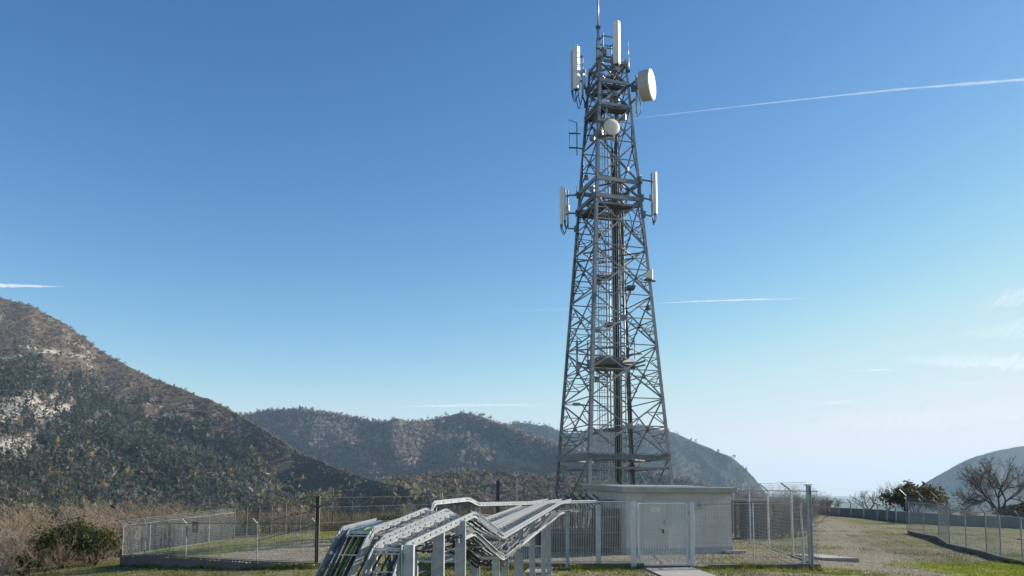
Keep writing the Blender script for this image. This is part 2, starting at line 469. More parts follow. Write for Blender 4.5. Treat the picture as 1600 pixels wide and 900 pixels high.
# ------------------------------------------------------------------ mountains
class Hill:
    def __init__(s, name, ridge, base, cols, rows, amp, zone, back=900, gpow=1.0, seed=1):
        rp = np.array(ridge, float); bp = np.array(base, float)
        pxs = np.linspace(rp[0, 0], rp[-1, 0], cols)
        k = np.ones(5) / 5
        def sm(a): return np.convolve(np.pad(a, 2, mode='edge'), k, 'valid')
        rpy = sm(np.interp(pxs, rp[:, 0], rp[:, 1])); rD = sm(np.interp(pxs, rp[:, 0], rp[:, 2]))
        rpy = rpy + 5 * (fbm(pxs / 22, pxs * 0 + seed, 4, seed) - .5)
        s.pxs, s.rpy = pxs, rpy
        bD = np.interp(pxs, bp[:, 0], bp[:, 1]); bz = np.interp(pxs, bp[:, 0], bp[:, 2])
        ridge3 = np.array([at(a, b, d) for a, b, d in zip(pxs, rpy, rD)])
        ratio = ridge3[:, 0] / ridge3[:, 1]
        vf = np.linspace(0, 1, rows); vb = np.linspace(-1, 0, 8)[:-1]
        P = []
        for v in list(vb) + list(vf):
            if v < 0:
                D = rD - v * back; z = ridge3[:, 2] + v * np.minimum(ridge3[:, 2] + 160, 420)
            else:
                D = rD + (bD - rD) * v
                z = ridge3[:, 2] + (bz - ridge3[:, 2]) * v ** gpow
                X = ratio * D
                env = np.minimum(v * 5, 1) * np.minimum((1 - v) * 4, 1)
                rid = np.abs(fbm((X + .55 * D) / 360, (D - .4 * X) / 620, 5, seed + 3) - .5) * 2
                z = z - amp * env * (1 - rid) ** 2 * .8 + amp * .5 * env * (fbm(X / 150, D / 150, 5, seed + 9) - .5)
                z = np.where(v > .02, np.minimum(z, ridge3[:, 2] * (D / rD) - 1 + 2.5 * (1 - D / rD)), z)
            P.append(np.stack([ratio * D, D, z], 1))
        s.P = np.array(P); s.nb = len(vb)
        flat = s.P.reshape(-1, 3)
        s.px, s.py = pix(flat)
        s.px = s.px.reshape(s.P.shape[:2]); s.py = s.py.reshape(s.P.shape[:2])
        nr = s.P.shape[0]
        ii = np.arange(nr * cols).reshape(nr, cols)
        f = np.stack([ii[:-1, :-1].ravel(), ii[1:, :-1].ravel(), ii[1:, 1:].ravel(), ii[:-1, 1:].ravel()], 1)
        col, rock = zone(s, s.px.ravel(), s.py.ravel())
        s.o = np_mesh(name, flat, f, M['hill'], colors=np.c_[col, np.ones(len(col))], attrs={'rock': rock}, smooth=True)
        s.o['kind'] = 'structure'
    def below(s, px, py):
        return py - np.interp(px, s.pxs, s.rpy)
    def scatter(s, n, dens):
        """n points on the front slope: positions and photo pixels, thinned by dens(px, py)"""
        A = s.P[s.nb:]
        e1 = A[1:, :-1] - A[:-1, :-1]; e2 = A[:-1, 1:] - A[:-1, :-1]
        ar = np.linalg.norm(np.cross(e1, e2), axis=2).ravel()
        c = RNG.choice(len(ar), n, p=ar / ar.sum())
        r, k = np.divmod(c, A.shape[1] - 1)
        u, v = RNG.random(n)[:, None], RNG.random(n)[:, None]
        p = A[r, k] * (1 - u) * (1 - v) + A[r + 1, k] * u * (1 - v) + A[r, k + 1] * (1 - u) * v + A[r + 1, k + 1] * u * v
        px, py = pix(p)
        keep = RNG.random(n) < dens(px, py)
        keep &= (px > -60) & (px < 1660) & (py < 890)
        return p[keep], px[keep], py[keep]

def crowns(name, P, h, w, cone, tint, tris=22, leaf=.34):
    """a wood: every tree a loose crown of leaf clumps through its volume"""
    n = len(P)
    t = RNG.random((n, tris)) ** .8
    rad_c = (1 - t) * .95 + .05
    rad_r = np.sqrt(np.clip(1 - (2 * t - 1) ** 2, 0, 1)) * .95 + .1
    rad = np.where(cone[:, None], rad_c, rad_r) * np.sqrt(RNG.random((n, tris)))
    a = RNG.random((n, tris)) * 2 * math.pi
    z0 = np.where(cone, .05, .25)[:, None]
    c = np.stack([np.cos(a) * rad * w[:, None] / 2, np.sin(a) * rad * w[:, None] / 2, (z0 + (1 - z0) * t) * h[:, None]], 2) + P[:, None, :]
    size = (leaf * w)[:, None, None, None] * (.6 + .8 * RNG.random((n, tris, 1, 1)))
    off = RNG.normal(size=(n, tris, 3, 3)) * .55 * size
    off[..., 2] *= 1.1
    co = (c[:, :, None, :] + off).reshape(-1, 3)
    f = np.arange(n * tris * 3).reshape(-1, 3)
    jit = (.7 + .6 * RNG.random((n, tris, 1)))
    colr = np.repeat((tint[:, None, :] * jit).reshape(-1, 3), 3, 0)
    o = np_mesh(name, co, f, M['farleaf'], colors=np.c_[colr, np.ones(len(colr))])
    o['kind'] = 'stuff'
    return o

SCRUB = np.array((.165, .13, .1)); CONIF = np.array((.05, .064, .053)); OLIVE = np.array((.145, .132, .055))
BARE = np.array((.175, .15, .132)); YEL = np.array((.2, .155, .06)); DGRN = np.array((.058, .072, .042))

def pick(n, probs, cols):
    k = RNG.choice(len(cols), n, p=probs)
    c = np.array(cols)[k] * (.75 + .5 * RNG.random((n, 1)))
    return k, c

# -- the big slope on the left
def z_left(s, px, py):
    d = s.below(px, py)
    thr = np.interp(px, [0, 150, 250, 350, 430, 540, 650], [118, 85, 55, 66, 78, 40, 14])
    n = fbm(px / 45, py / 28, 4, 3)
    g = sstep(-30, 45, d - thr + 90 * (n - .5))
    col = SCRUB[None] * (1 - g[:, None]) + np.array((.06, .065, .04))[None] * g[:, None]
    ol = sstep(430, 560, px) * .7
    col = col * (1 - ol[:, None]) + np.array((.13, .11, .065))[None] * ol[:, None]
    rk = (.95 * blob(px, py, 62, 645, 72, 31) + .9 * blob(px, py, 12, 690, 32, 28) + .85 * blob(px, py, 48, 672, 28, 36)) * (.25 + 1.0 * fbm(px / 16 + py / 20, py / 14, 4, 66) + .38 + .75 * (fbm(px / 5 + py / 9, py / 3.5, 3, 67) - .35))
    for (x0, y0, x1, y1, wd, am) in ((0, 562, 60, 555, 4, .9), (30, 542, 150, 560, 2.6, .75), (100, 627, 175, 604, 3.5, .7), (90, 530, 140, 545, 3, .45)):
        t = np.clip(((px - x0) * (x1 - x0) + (py - y0) * (y1 - y0)) / ((x1 - x0) ** 2 + (y1 - y0) ** 2), 0, 1)
        dist = np.hypot(px - x0 - t * (x1 - x0), py - y0 - t * (y1 - y0))
        rk = rk + am * np.exp(-(dist / wd) ** 2)
    rk = rk + .55 * blob(px, py, 270, 640, 60, 28) * sstep(.5, .7, fbm(px / 12, py / 9, 3, 8)) + .12
    rk = rk + .35 * sstep(.6, .75, fbm(px / 20, py / 12, 3, 18)) * (1 - g)
    return col, np.clip(rk, 0, 1.2)
left = Hill('mountain', [(-330, 425, 1900), (-200, 428, 1800), (-90, 440, 1700), (0, 464, 1600), (50, 478, 1560), (100, 505, 1520), (150, 542, 1470), (200, 573, 1400), (250, 594, 1340),
     (300, 614, 1280), (350, 634, 1220), (390, 656, 1150), (430, 682, 1080), (480, 712, 1000), (540, 737, 920), (600, 756, 850), (660, 768, 790), (760, 792, 720)],
     [(-330, 260, -58), (300, 300, -58), (760, 420, -70)], 420, 170, 62, z_left, gpow=.92, seed=4)
def rockmask(px, py):
    return (.72 + .28 * sstep(.4, .5, fbm(px / 5 + py / 9, py / 3.5, 3, 67))) * sstep(.28, .46, fbm(px / 16 + py / 20, py / 14, 4, 66) + .1) * np.clip(1.4 * (blob(px, py, 62, 645, 66, 30) + blob(px, py, 12, 690, 30, 28) + blob(px, py, 48, 672, 26, 34)), 0, 1)
def d_left_hi(px, py):
    thr = np.interp(px, [0, 150, 250, 350, 430, 540, 650], [118, 85, 55, 66, 78, 40, 14])
    n = fbm(px / 45, py / 28, 4, 3)
    g = sstep(-30, 45, left.below(px, py) - thr + 90 * (n - .5))
    return np.clip(g * (1 - .93 * rockmask(px, py)), 0, 1) * (.45 + .55 * sstep(.36, .5, fbm(px / 18 + py / 40, py / 11, 4, 41)))
P, px, py = left.scatter(58000, d_left_hi)
n = len(P)
lowr = sstep(330, 520, px + 70 * (fbm(px / 30, py / 20, 3, 51) - .5)) * .75 + .28 * sstep(700, 780, py)
u = RNG.random(n)
kind = np.where(u < lowr, 1, 0)
k2 = RNG.random(n)
tint = np.where((kind == 0)[:, None], np.where((k2 < .8)[:, None], CONIF, np.where((k2 < .975)[:, None], BARE * .8, YEL)),
                np.where((k2 < .42)[:, None], BARE, np.where((k2 < .75)[:, None], OLIVE, np.where((k2 < .975)[:, None], DGRN, YEL)))) * (.7 + .6 * RNG.random((n, 1)))
cone = (kind == 0) & (k2 < .8)
hh = np.where(cone, 6 + 9 * RNG.random(n) ** 2, 3.2 + 7.5 * RNG.random(n) ** 2); ww = np.where(cone, hh * .5, hh * .95)
tint = tint * (1 + .5 * sstep(400, 520, px))[:, None]
near = P[:, 1] < 640
crowns('forest', P[~near], hh[~near], ww[~near], cone[~near], tint[~near])
crowns('forest', P[near], hh[near] * .85, ww[near] * .85, cone[near], tint[near], tris=90, leaf=.15)
P, px, py = left.scatter(26000, lambda a, b: (1 - d_left_hi(a, b)) * .75 * (1 - .9 * rockmask(a, b)))
n = len(P); k, tint = pick(n, [.6, .25, .15], [SCRUB, BARE * .8, np.array((.1, .088, .05))])
crowns('scrub', P, 1.6 + 2.6 * RNG.random(n), 2.2 + 2.6 * RNG.random(n), np.zeros(n, bool), tint, tris=14, leaf=.4)

# -- the middle ridges
def z_mid(s, px, py):
    n = fbm(px / 50, py / 30, 4, 13)
    g = sstep(690, 780, px + 120 * (n - .5)) * sstep(10, 30, s.below(px, py))
    col = np.array((.14, .115, .1))[None] * (1 - g[:, None]) + np.array((.06, .066, .05))[None] * g[:, None]
    rk = .9 * blob(px, py, 628, 662, 18, 7) + .75 * blob(px, py, 762, 697, 6, 12) + .75 * blob(px, py, 740, 733, 14, 9) + .6 * blob(px, py, 684, 737, 5, 7)
    return col, np.clip(rk, 0, 1.1)
mid = Hill('mountain', [(340, 660, 2900), (385, 648, 2800), (410, 643, 2800), (440, 640, 2750), (490, 642, 2700), (530, 648, 2650), (570, 657, 2600), (600, 660, 2500), (625, 654, 2450), (650, 660, 2450),
     (680, 655, 2500), (720, 646, 2500), (745, 648, 2450), (770, 657, 2400), (800, 669, 2300), (840, 685, 2200), (880, 698, 2100), (950, 716, 2000), (1000, 730, 1900), (1100, 758, 1700), (1220, 785, 1500)],
     [(340, 1000, -120), (700, 1050, -120), (1220, 1000, -120)], 380, 130, 165, z_mid, gpow=.85, seed=21)
def d_mid_g(px, py):
    n = fbm(px / 50, py / 30, 4, 13)
    return sstep(690, 780, px + 120 * (n - .5)) * sstep(8, 26, mid.below(px, py)) + .22 * sstep(.55, .7, fbm(px / 35, py / 22, 3, 61))
rk_mid = lambda px, py: np.clip(blob(px, py, 628, 662, 18, 7) + blob(px, py, 762, 697, 6, 12) + blob(px, py, 740, 733, 14, 9) + blob(px, py, 684, 737, 5, 7), 0, 1)
P, px, py = mid.scatter(52000, lambda a, b: (1 - .95 * rk_mid(a, b)) * (.72 + .28 * sstep(.36, .48, fbm(a / 26 + b / 50, b / 16, 4, 88))))
n = len(P); gm = RNG.random(n) < np.clip(d_mid_g(px, py), 0, 1)
tint = np.where(gm[:, None], CONIF * 1.25, BARE * np.array((1.42, 1.3, 1.3))) * (.55 + .8 * RNG.random((n, 1)))
hh = np.where(gm, 7 + 6 * RNG.random(n), 4.5 + 8 * RNG.random(n) ** 2); ww = np.where(gm, hh * .55, hh * 1.05)
crowns('forest', P, hh, ww, gm & (RNG.random(n) < .6), tint, tris=18, leaf=.36)

# -- wooded foothill in front of them
def z_foot(s, px, py):
    return np.tile(np.array((.12, .098, .078)), (len(px), 1)), np.zeros(len(px))
foot = Hill('foothill', [(420, 790, 760), (520, 772, 860), (580, 762, 950), (630, 752, 1050), (690, 743, 1100), (740, 740, 1120), (800, 744, 1120), (870, 750, 1120), (950, 757, 1120), (1060, 772, 1100), (1150, 785, 1100)],
     [(420, 420, -80), (1150, 520, -80)], 200, 60, 30, z_foot, back=500, gpow=.8, seed=33)
P, px, py = foot.scatter(15000, lambda a, b: .3 + .7 * (b < 815))
n = len(P)
gm = RNG.random(n) < np.clip(.25 + .55 * sstep(.5, .64, fbm(px / 40, py / 14, 3, 71)) + .3 * sstep(600, 480, px), 0, .85)
k2 = RNG.random(n)
tint = np.where(gm[:, None], np.where((k2 < .5)[:, None], DGRN, np.where((k2 < .9)[:, None], OLIVE, YEL)), BARE * np.array((1.08, .95, .86))) * (.7 + .6 * RNG.random((n, 1)))
hh = 4 + 5 * RNG.random(n)
crowns('forest', P, hh, hh * 1.0, gm & (k2 < .25), tint, tris=34, leaf=.25)

# -- hill behind the tower and far ridges
def z_far(s, px, py):
    n = fbm(px / 24, py / 30, 4, 17)
    col = np.array((.07, .074, .06))[None] * np.ones((len(px), 1))
    rk = .55 * sstep(1010, 1130, px) * sstep(.5, .7, fbm(px / 9, py / 40, 4, 19)) * sstep(6, 18, s.below(px, py))
    return col, rk
tower_hill = Hill('mountain', [(740, 690, 4300), (770, 672, 4300), (800, 662, 4200), (832, 661, 4100), (860, 668, 4000), (890, 677, 3900), (915, 676, 3800), (950, 669, 3700), (1000, 665, 3600), (1040, 672, 3550),
     (1080, 687, 3500), (1110, 700, 3450), (1135, 711, 3400), (1150, 721, 3380), (1165, 732, 3350), (1178, 745, 3320), (1187, 757, 3300), (1196, 770, 3290), (1205, 790, 3280)],
     [(740, 2100, -150), (1000, 2200, -150), (1205, 2600, -150)], 300, 80, 130, z_far, back=1500, gpow=.8, seed=45)
P, px, py = tower_hill.scatter(12000, lambda a, b: .35 + .65 * sstep(1120, 1000, a))
n = len(P); hh = 9 + 7 * RNG.random(n)
crowns('forest', P, hh, hh * .8, RNG.random(n) < .5, (DGRN * .9)[None] * (.7 + .6 * RNG.random((n, 1))), tris=14, leaf=.38)

def z_blue(s, px, py):
    return np.tile(np.array((.06, .066, .05)), (len(px), 1)), np.zeros(len(px))
Hill('mountain', [(1400, 790, 4100), (1425, 768, 4100), (1440, 757, 4100), (1470, 739, 4100), (1500, 723, 4100), (1530, 712, 4100), (1560, 704, 4100), (1600, 695, 4100), (1660, 684, 4100), (1760, 676, 4100), (1900, 690, 4100)],
     [(1400, 2900, -170), (1900, 2900, -170)], 160, 50, 45, z_blue, back=1500, gpow=.9, seed=57)

# ------------------------------------------------------------------ air
hm = bpy.data.materials.new('haze_air'); hm.use_nodes = True
ht = hm.node_tree; ht.nodes.remove(ht.nodes['Principled BSDF'])
pv = ht.nodes.new('ShaderNodeVolumePrincipled')
pv.inputs['Color'].default_value = (.52, .75, 1.0, 1); pv.inputs['Density'].default_value = 6.6e-5; pv.inputs['Anisotropy'].default_value = .15
ht.links.new(pv.outputs[0], ht.nodes['Material Output'].inputs['Volume'])
hb = MB()
zlo = float(GZ.min()) - 1.0
zlo = min(zlo, -172)
hb.box((0, 7000, (zlo + 490) / 2), (32040, 16100, 490 - zlo))
haze = hb.build('haze', hm); haze['kind'] = 'stuff'
hm.cycles.homogeneous_volume = True if hasattr(hm.cycles, 'homogeneous_volume') else None

# ------------------------------------------------------------------ contrails and thin cloud, high above the air box
def contrail(label, pts, r, dens, cat='contrail', flat=1.0, name='contrail', D=16000.0):
    n, K = 90, 14
    t = np.linspace(0, 1, n)
    pts = np.array(pts, float); k = np.linspace(0, 1, len(pts))
    px = np.interp(t, k, pts[:, 0]); py = np.interp(t, k, pts[:, 1])
    rr = np.interp(t, np.linspace(0, 1, len(r)), r) * D / F_PX
    dd = np.interp(t, np.linspace(0, 1, len(dens)), dens)
    c = np.array([at(a, b, D) for a, b in zip(px, py)])
    wob = 1 + 1.0 * (fbm(t * 45, t * 0 + len(label), 3, len(label)) - .5)
    rr = np.maximum(rr * wob, 1.0)
    an = np.linspace(0, 2 * math.pi, K, endpoint=False)
    nn = np.array((0, .41, .91)); bb = np.array((0, .91, -.41))      # a thin lens of ice lying across the sunlight
    V = c[:, None, :] + (np.cos(an)[None] * rr[:, None] * flat)[..., None] * bb + (np.sin(an)[None] * rr[:, None] * .12)[..., None] * nn
    ii = np.arange(n * K).reshape(n, K)
    f = np.stack([ii[:-1], np.roll(ii[:-1], -1, 1), np.roll(ii[1:], -1, 1), ii[1:]], 2).reshape(-1, 4)
    ctr = c[n // 2]
    o = np_mesh(name, (V - ctr).reshape(-1, 3), f, M['trail'], attrs={'dens': (dd[:, None] * (1 - np.abs(np.cos(an))[None] ** 3)).ravel()}, smooth=True)
    o.location = ctr; o.visible_shadow = True
    tag(o, label, cat)
    return o
contrail('long white contrail rising to the right edge of the sky beside the round drum dish', [(835, 206), (1000, 184), (1210, 160), (1400, 140), (1625, 122)], [.8, 1.2, 1.8, 2.6, 3.6], [.0, .1, .22, .3, .34])
contrail('thin bright contrail crossing behind the middle of the tower', [(655, 493), (870, 483), (1040, 473), (1140, 469), (1275, 466)], [1, 1.3, 1.5, 2.4, 1], [.0, .08, .2, .6, 0])
contrail('short bright white cloud streak above the left mountain slope', [(-60, 443), (0, 446), (55, 447), (105, 448)], [6, 5, 3.5, .8], [.6, .6, .45, 0], 'cloud', name='cloud')
contrail('short thin white streak under the broad pale cloud band', [(1310, 581), (1370, 578), (1425, 577)], [.8, 2.6, .8], [0, .5, 0], 'cloud', name='cloud')
contrail('faint lowest streak of cloud right of the tower', [(1225, 634), (1300, 629), (1370, 626)], [.8, 4, .8], [0, .35, 0], 'cloud', name='cloud')
contrail('broad pale cloud band reaching the right edge of the sky', [(1380, 560), (1480, 563), (1560, 566), (1660, 570)], [2, 6, 7, 8], [0, .15, .18, .18], 'cloud', name='cloud', flat=3)
contrail('faint streak of cloud above the middle ridge', [(600, 636), (700, 634), (780, 633), (890, 632)], [1, 3, 3, 1], [0, .4, .35, 0], 'cloud', name='cloud')
contrail('pale high wisp at the right edge above the cloud band', [(1510, 478), (1560, 467), (1650, 458)], [2, 9, 8], [0, .22, .25], 'cloud', name='cloud', flat=3)
contrail('tiny faint wisp below the broad cloud band', [(1490, 600), (1520, 598), (1550, 597)], [1, 4, 1], [0, .4, 0], 'cloud', name='cloud')

contrail('very faint wide veil of cloud low in the sky right of the tower', [(1180, 668), (1320, 660), (1440, 652), (1620, 640)], [3, 12, 14, 12], [0, .1, .12, .1], 'cloud', name='cloud', flat=3)
contrail('faint wispy veil between the two upper streaks at the right edge', [(1480, 522), (1560, 516), (1650, 508)], [2, 9, 12], [0, .14, .16], 'cloud', name='cloud', flat=3)
# ------------------------------------------------------------------ the lattice tower
TD = 44.0
TC = at(957, 755, TD); TX, TY = TC[0], TD
PHI = R(28)
DIRS = {'L': (-math.cos(PHI), math.sin(PHI)), 'F': (-math.sin(PHI), -math.cos(PHI)),
        'R': (math.cos(PHI), -math.sin(PHI)), 'B': (math.sin(PHI), math.cos(PHI))}
Z755 = at(957, 755, TD)[2]
def t_r(z): return 3.307 - .0952 * (z - Z755)
def corner(k, z, f=1.0):
    lean = -.0012 * (z - 3)
    return np.array((TX + lean + DIRS[k][0] * t_r(z) * f, TY + DIRS[k][1] * t_r(z) * f, z))
def zF(py):
    z = 5.0
    for _ in range(20):
        d = corner('F', z)[1]; z = at(925, py, d)[2]
    return z
GZT = .15
LV = [zF(y) for y in (713, 619, 534, 455, 380, 304, 277, 215, 160, 124, 93)]
ZTOP = LV[-1]
FACES = [('F', 'R'), ('R', 'B'), ('B', 'L'), ('L', 'F')]
tower = thing('lattice_tower', 'tall four legged grey steel lattice telecom tower rising behind the small hut', 'tower', (TX, TY, GZT))
def outward(a, b):
    m = np.array(DIRS[a]) + np.array(DIRS[b]); m /= np.linalg.norm(m)
    return np.array((m[0], m[1], 0.0))
for k in 'FRBL':
    m = MB()
    nb = {'F': ('R', 'L'), 'R': ('F', 'B'), 'B': ('R', 'L'), 'L': ('F', 'B')}[k]
    zs = [GZT] + LV + [ZTOP + .25]
    for z0, z1 in zip(zs[:-1], zs[1:]):
        wd = .19 - .06 * (z0 / ZTOP)
        p, q = corner(k, z0), corner(k, z1)
        for j in nb:
            e = corner(j, z0) - p; e[2] = 0; e /= np.linalg.norm(e)
            m.bar(p + e * wd / 2, q + e * wd / 2, wd, .028, outward(k, j))
    lg = m.build('leg', M['galv_tower'], tower)
    m = MB(); c = corner(k, GZT); m.box((c[0], c[1], GZT + .12), (.9, .9, .55), .3); m.build('footing', M['concrete'], tower)

def lerp(a, b, t): return a + (b - a) * t
levels = [GZT] + LV
for i, (z0, z1) in enumerate(zip(levels[:-1], levels[1:])):
    ring = i == 6
    for a, b in FACES:
        n = outward(a, b)
        a0, b0, a1, b1 = corner(a, z0), corner(b, z0), corner(a, z1), corner(b, z1)
        m = MB()
        wm = .075 if i < 6 else .06
        if ring:
            mid0, mid1 = lerp(a0, b0, .5), lerp(a1, b1, .5)
            m.bar(a0, mid1, .09, .05, n); m.bar(b0, mid1, .09, .05, n)
        else:
            m.bar(a0 - n * .03, b1 - n * .03, wm, .045, n); m.bar(b0 - n * .09, a1 - n * .09, wm, .045, n)
            c = (lerp(a0, b1, .5) + lerp(b0, a1, .5)) / 2
            L = np.linalg.norm(a0 - b0); U = np.linalg.norm(a1 - b1); tc = L / (L + U)
            c = lerp(a0, b1, tc)
            ca, cb = lerp(a0, a1, tc), lerp(b0, b1, tc)
            m.bar(c, ca, .055, .03, n); m.bar(c, cb, .055, .03, n)
            m.bar(c - (0, 0, .15) - n * .05, c + np.array((0, 0, .15)) - n * .05, .28, .02, n)
            if i < 6:
                for s0, s1 in ((a0, a1), (b0, b1)):
                    other = (b1, b0) if s0 is a0 else (a1, a0)
                    e = lerp(s0, other[0], tc * .5); f = lerp(s1, other[1], (1 - tc) * .5)
                    h0, h1 = lerp(s0, s1, tc * .5), lerp(s0, s1, tc + (1 - tc) * .5)
                    for (x, y) in ((e, h0), (f, h1)): m.bar(x, y, .045, .025, n)
                    sm = lerp(s0, s1, tc)
                    e3 = lerp(s0, other[0], tc * .78); h3 = lerp(s0, s1, tc * .78)
                    m.bar(e3, h3, .035, .02, n); m.bar(e3, h0, .035, .02, n)
                    m.bar(sm, e, .045, .025, n); m.bar(sm, f, .045, .025, n)
        m.build('cross_brace', M['galv_tower'], tower)
        m = MB()
        if i in (0, 5, 6, 8, 9, 10):
            m.bar(a1, b1, .09, .22 if i in (0, 5, 6) else .16)
            if i == 0:
                m.bar(a1 - (0, 0, .55), b1 - (0, 0, .55), .07, .09)
                m.bar(a1 + np.array((0, 0, .16)) , b1 + np.array((0, 0, .16)), .16, .03)
        else:
            m.bar(a1, b1, .05, .05)
        m.build('horizontal_beam', M['galv_tower'], tower)
# plan bracing (hip braces) inside some levels
for z in (LV[0], LV[2], LV[4], LV[5], LV[6], LV[8]):
    m = MB(); P = [lerp(corner(a, z - .12), corner(b, z - .12), .5) for a, b in FACES]
    for p, q in zip(P, P[1:] + P[:1]): m.bar(p, q, .08, .07)
    if z in (LV[4], LV[5]):
        m.bar(corner('L', z - .2), corner('R', z - .2), .07, .07); m.bar(corner('F', z - .27), corner('B', z - .27), .07, .07)
    m.build('plan_brace', M['galv_tower'], tower)

def deck(poly, z, th, name='platform', mat='galv_dark', rail=0.0):
    m = MB(); m.prism(poly, z - th, z)
    d = m.build(name, M[mat], tower)
    m = MB()
    n = len(poly)
    for i in range(n):
        p, q = np.array(poly[i]), np.array(poly[(i + 1) % n])
        L = np.linalg.norm(q - p)
        m.bar((*p, z - th * .5), (*q, z - th * .5), .05, th + .06)
        if rail:
            for h in (.5, 1.05): m.tube((*p, z + h), (*q, z + h), .022)
            for k in range(max(1, int(L / .55))):
                t = lerp(p, q, k / max(1, int(L / .55))); m.tube((*t, z), (*t, z + rail), .02)
    m.build('railing' if rail else 'deck_edge', M['galv_tower'], d)
    return d
def ngon(cx, cy_, r, n, a0=0.0): return [(cx + r * math.cos(a0 + 2 * math.pi * i / n), cy_ + r * math.sin(a0 + 2 * math.pi * i / n)) for i in range(n)]
zhex = at(957, 566, TD)[2]
hexc = (TX - .02, TY - .2)
deck(ngon(*hexc, 1.34, 8, .25), zhex, .3, rail=1.08, mat='galv_dark')
m = MB()
for i in range(8):
    a = .25 + i * math.pi / 4
    p = (hexc[0] + 1.2 * math.cos(a), hexc[1] + 1.2 * math.sin(a), zhex - .28)
    m.bar(p, (hexc[0] + .2 * math.cos(a), hexc[1] + .2 * math.sin(a), zhex - .85), .06, .06)
    m.bar(p, (hexc[0] + 1.95 * math.cos(a), hexc[1] + 1.95 * math.sin(a), zhex - .1), .07, .1)
m.build('platform_stay', M['galv_tower'], tower)
for z, f in ((LV[5] - .32, .93), (LV[8] - .14, .95), (LV[9] - .1, .8)):
    P = [corner(k, z)[:2] * f + np.array((TX, TY)) * (1 - f) for k in 'FRBL']
    # a deck with an open well for the ladder: four planks round the hole
    inner = [corner(k, z)[:2] * f * .42 + np.array((TX, TY)) * (1 - f * .42) for k in 'FRBL']
    for i in range(4):
        if i == 1: continue
        deck([P[i], P[(i + 1) % 4], inner[(i + 1) % 4], inner[i]], z, .05)
def small_deck(px, py, wpx, dy, dz):
    c = at(px, py, TY + dy); hw = wpx / 2 / 29.5
    deck([(c[0] - hw, c[1] - .35), (c[0] + hw, c[1] - .35), (c[0] + hw, c[1] + .35), (c[0] - hw, c[1] + .35)], c[2], .07)
small_deck(942, 433, 26, -.3, 0); small_deck(956, 507, 22, .1, 0); small_deck(958, 671, 30, .1, 0)
small_deck(985, 449, 12, .8, 0)

# ladder with its cage
lx, ly = TX - .42, TY + .1
zl0, zl1 = GZT + .3, LV[8] - .2
m = MB()
for s in (-.21, .21): m.bar((lx + s, ly, zl0), (lx + s, ly, zl1), .05, .03)
for k in range(int((zl1 - zl0) / .3)): m.tube((lx - .21, ly, zl0 + .3 * k), (lx + .21, ly, zl0 + .3 * k), .012, n=5)
lad = m.build('ladder', M['galv'], tower)
m = MB()
zc = 2.6
while zc < zl1:
    an = [math.pi * (1 + i / 8.0) for i in range(9)]
    m.path([(lx + .36 * math.cos(a), ly + .62 * math.sin(a), zc) for a in an], .016, 4); zc += .9
for i in (1, 3, 4, 5, 7):
    a = math.pi * (1 + i / 8.0); m.bar((lx + .36 * math.cos(a), ly + .62 * math.sin(a), 2.6), (lx + .36 * math.cos(a), ly + .62 * math.sin(a), zl1), .025, .012)
m.build('ladder_cage', M['galv'], lad)
# cable run
fx, fy = TX + .31, TY - .1
m = MB()
for s in (-.2, .22): m.bar((fx + s, fy, .5), (fx + s, fy, LV[8]), .05, .07)
for k in range(60):
    z = .8 + k * .42
    if z < LV[8]: m.bar((fx - .2, fy + .05, z), (fx + .22, fy + .05, z), .03, .03)
m.build('cable_ladder', M['galv'], tower)
m = MB()
for k in range(9):
    x = fx - .16 + k * .04; top = LV[8] - RNG.random() * 5 if k < 8 else LV[5]
    m.path([(x, fy - .02 - .03 * (k % 2), z + .01) for z in np.linspace(.3, top, 12)], .021 + .008 * (k % 3), 6)
m.build('feeder_cables', M['black'], tower, smooth=True)
m = MB()
m.tube((fx + .5, fy + .5, .3), (fx + .5, fy + .5, LV[6]), .035)
m.tube((TX + .02, TY + .4, .3), (TX + .02, TY + .4, LV[7]), .03); m.tube((TX - .12, TY + .5, .3), (TX - .12, TY + .5, LV[4]), .025)
for s_ in (-.11, .02, .12): m.tube((fx + s_, fy - .09, .4), (fx + s_, fy - .09, LV[7] - abs(s_) * 20), .018)
m.build('conduit', M['galv'], tower, smooth=True)
# stray cables strapped along the legs
m = MB()
for k, z0, z1 in (('R', LV[4], LV[8]), ('L', LV[3], LV[8]), ('B', .5, LV[7]), ('F', LV[5], LV[9])):
    pts = [corner(k, z, .9) + np.array((.05 * math.sin(z * 1.7), .05 * math.cos(z * 2.1), 0)) for z in np.linspace(z0, z1, 16)]
    m.path(pts, .03, 5)
for z0, z1, s in ((LV[8], LV[6], .3), (LV[9], LV[7], -.3), (LV[10], LV[8], .1), (LV[6], LV[5] - 1.2, .5), (LV[5], LV[4], -.6)):
    for j in range(3):
        a = RNG.random(3) - .5
        m.path([(TX + s + a[0] * .8 + .35 * math.sin(t * 4 + j * 2), TY + a[1] * .8 + .3 * math.cos(t * 3 + j), lerp(z0, z1, t)) for t in np.linspace(0, 1, 10)], .022, 5)
m.build('loose_cables', M['black'], tower, smooth=True)
# clamps, boxes: little lit fittings scattered along the braces near the top
for z0 in (LV[6] + .5, LV[7] + .4, LV[8] - .7, LV[8] + .4, LV[9] + .35, LV[5] + .4):
    for j in range(4):
        a = RNG.random() * 6.28; rr = t_r(z0) * (.3 + .45 * RNG.random())
        c = np.array((TX + rr * math.cos(a), TY + rr * math.sin(a), z0 + .5 * RNG.random()))
        m = MB(); m.box(c, (.14 + .14 * RNG.random(), .12, .2 + .2 * RNG.random()), a); m.build('junction_box', M['post'], tower)

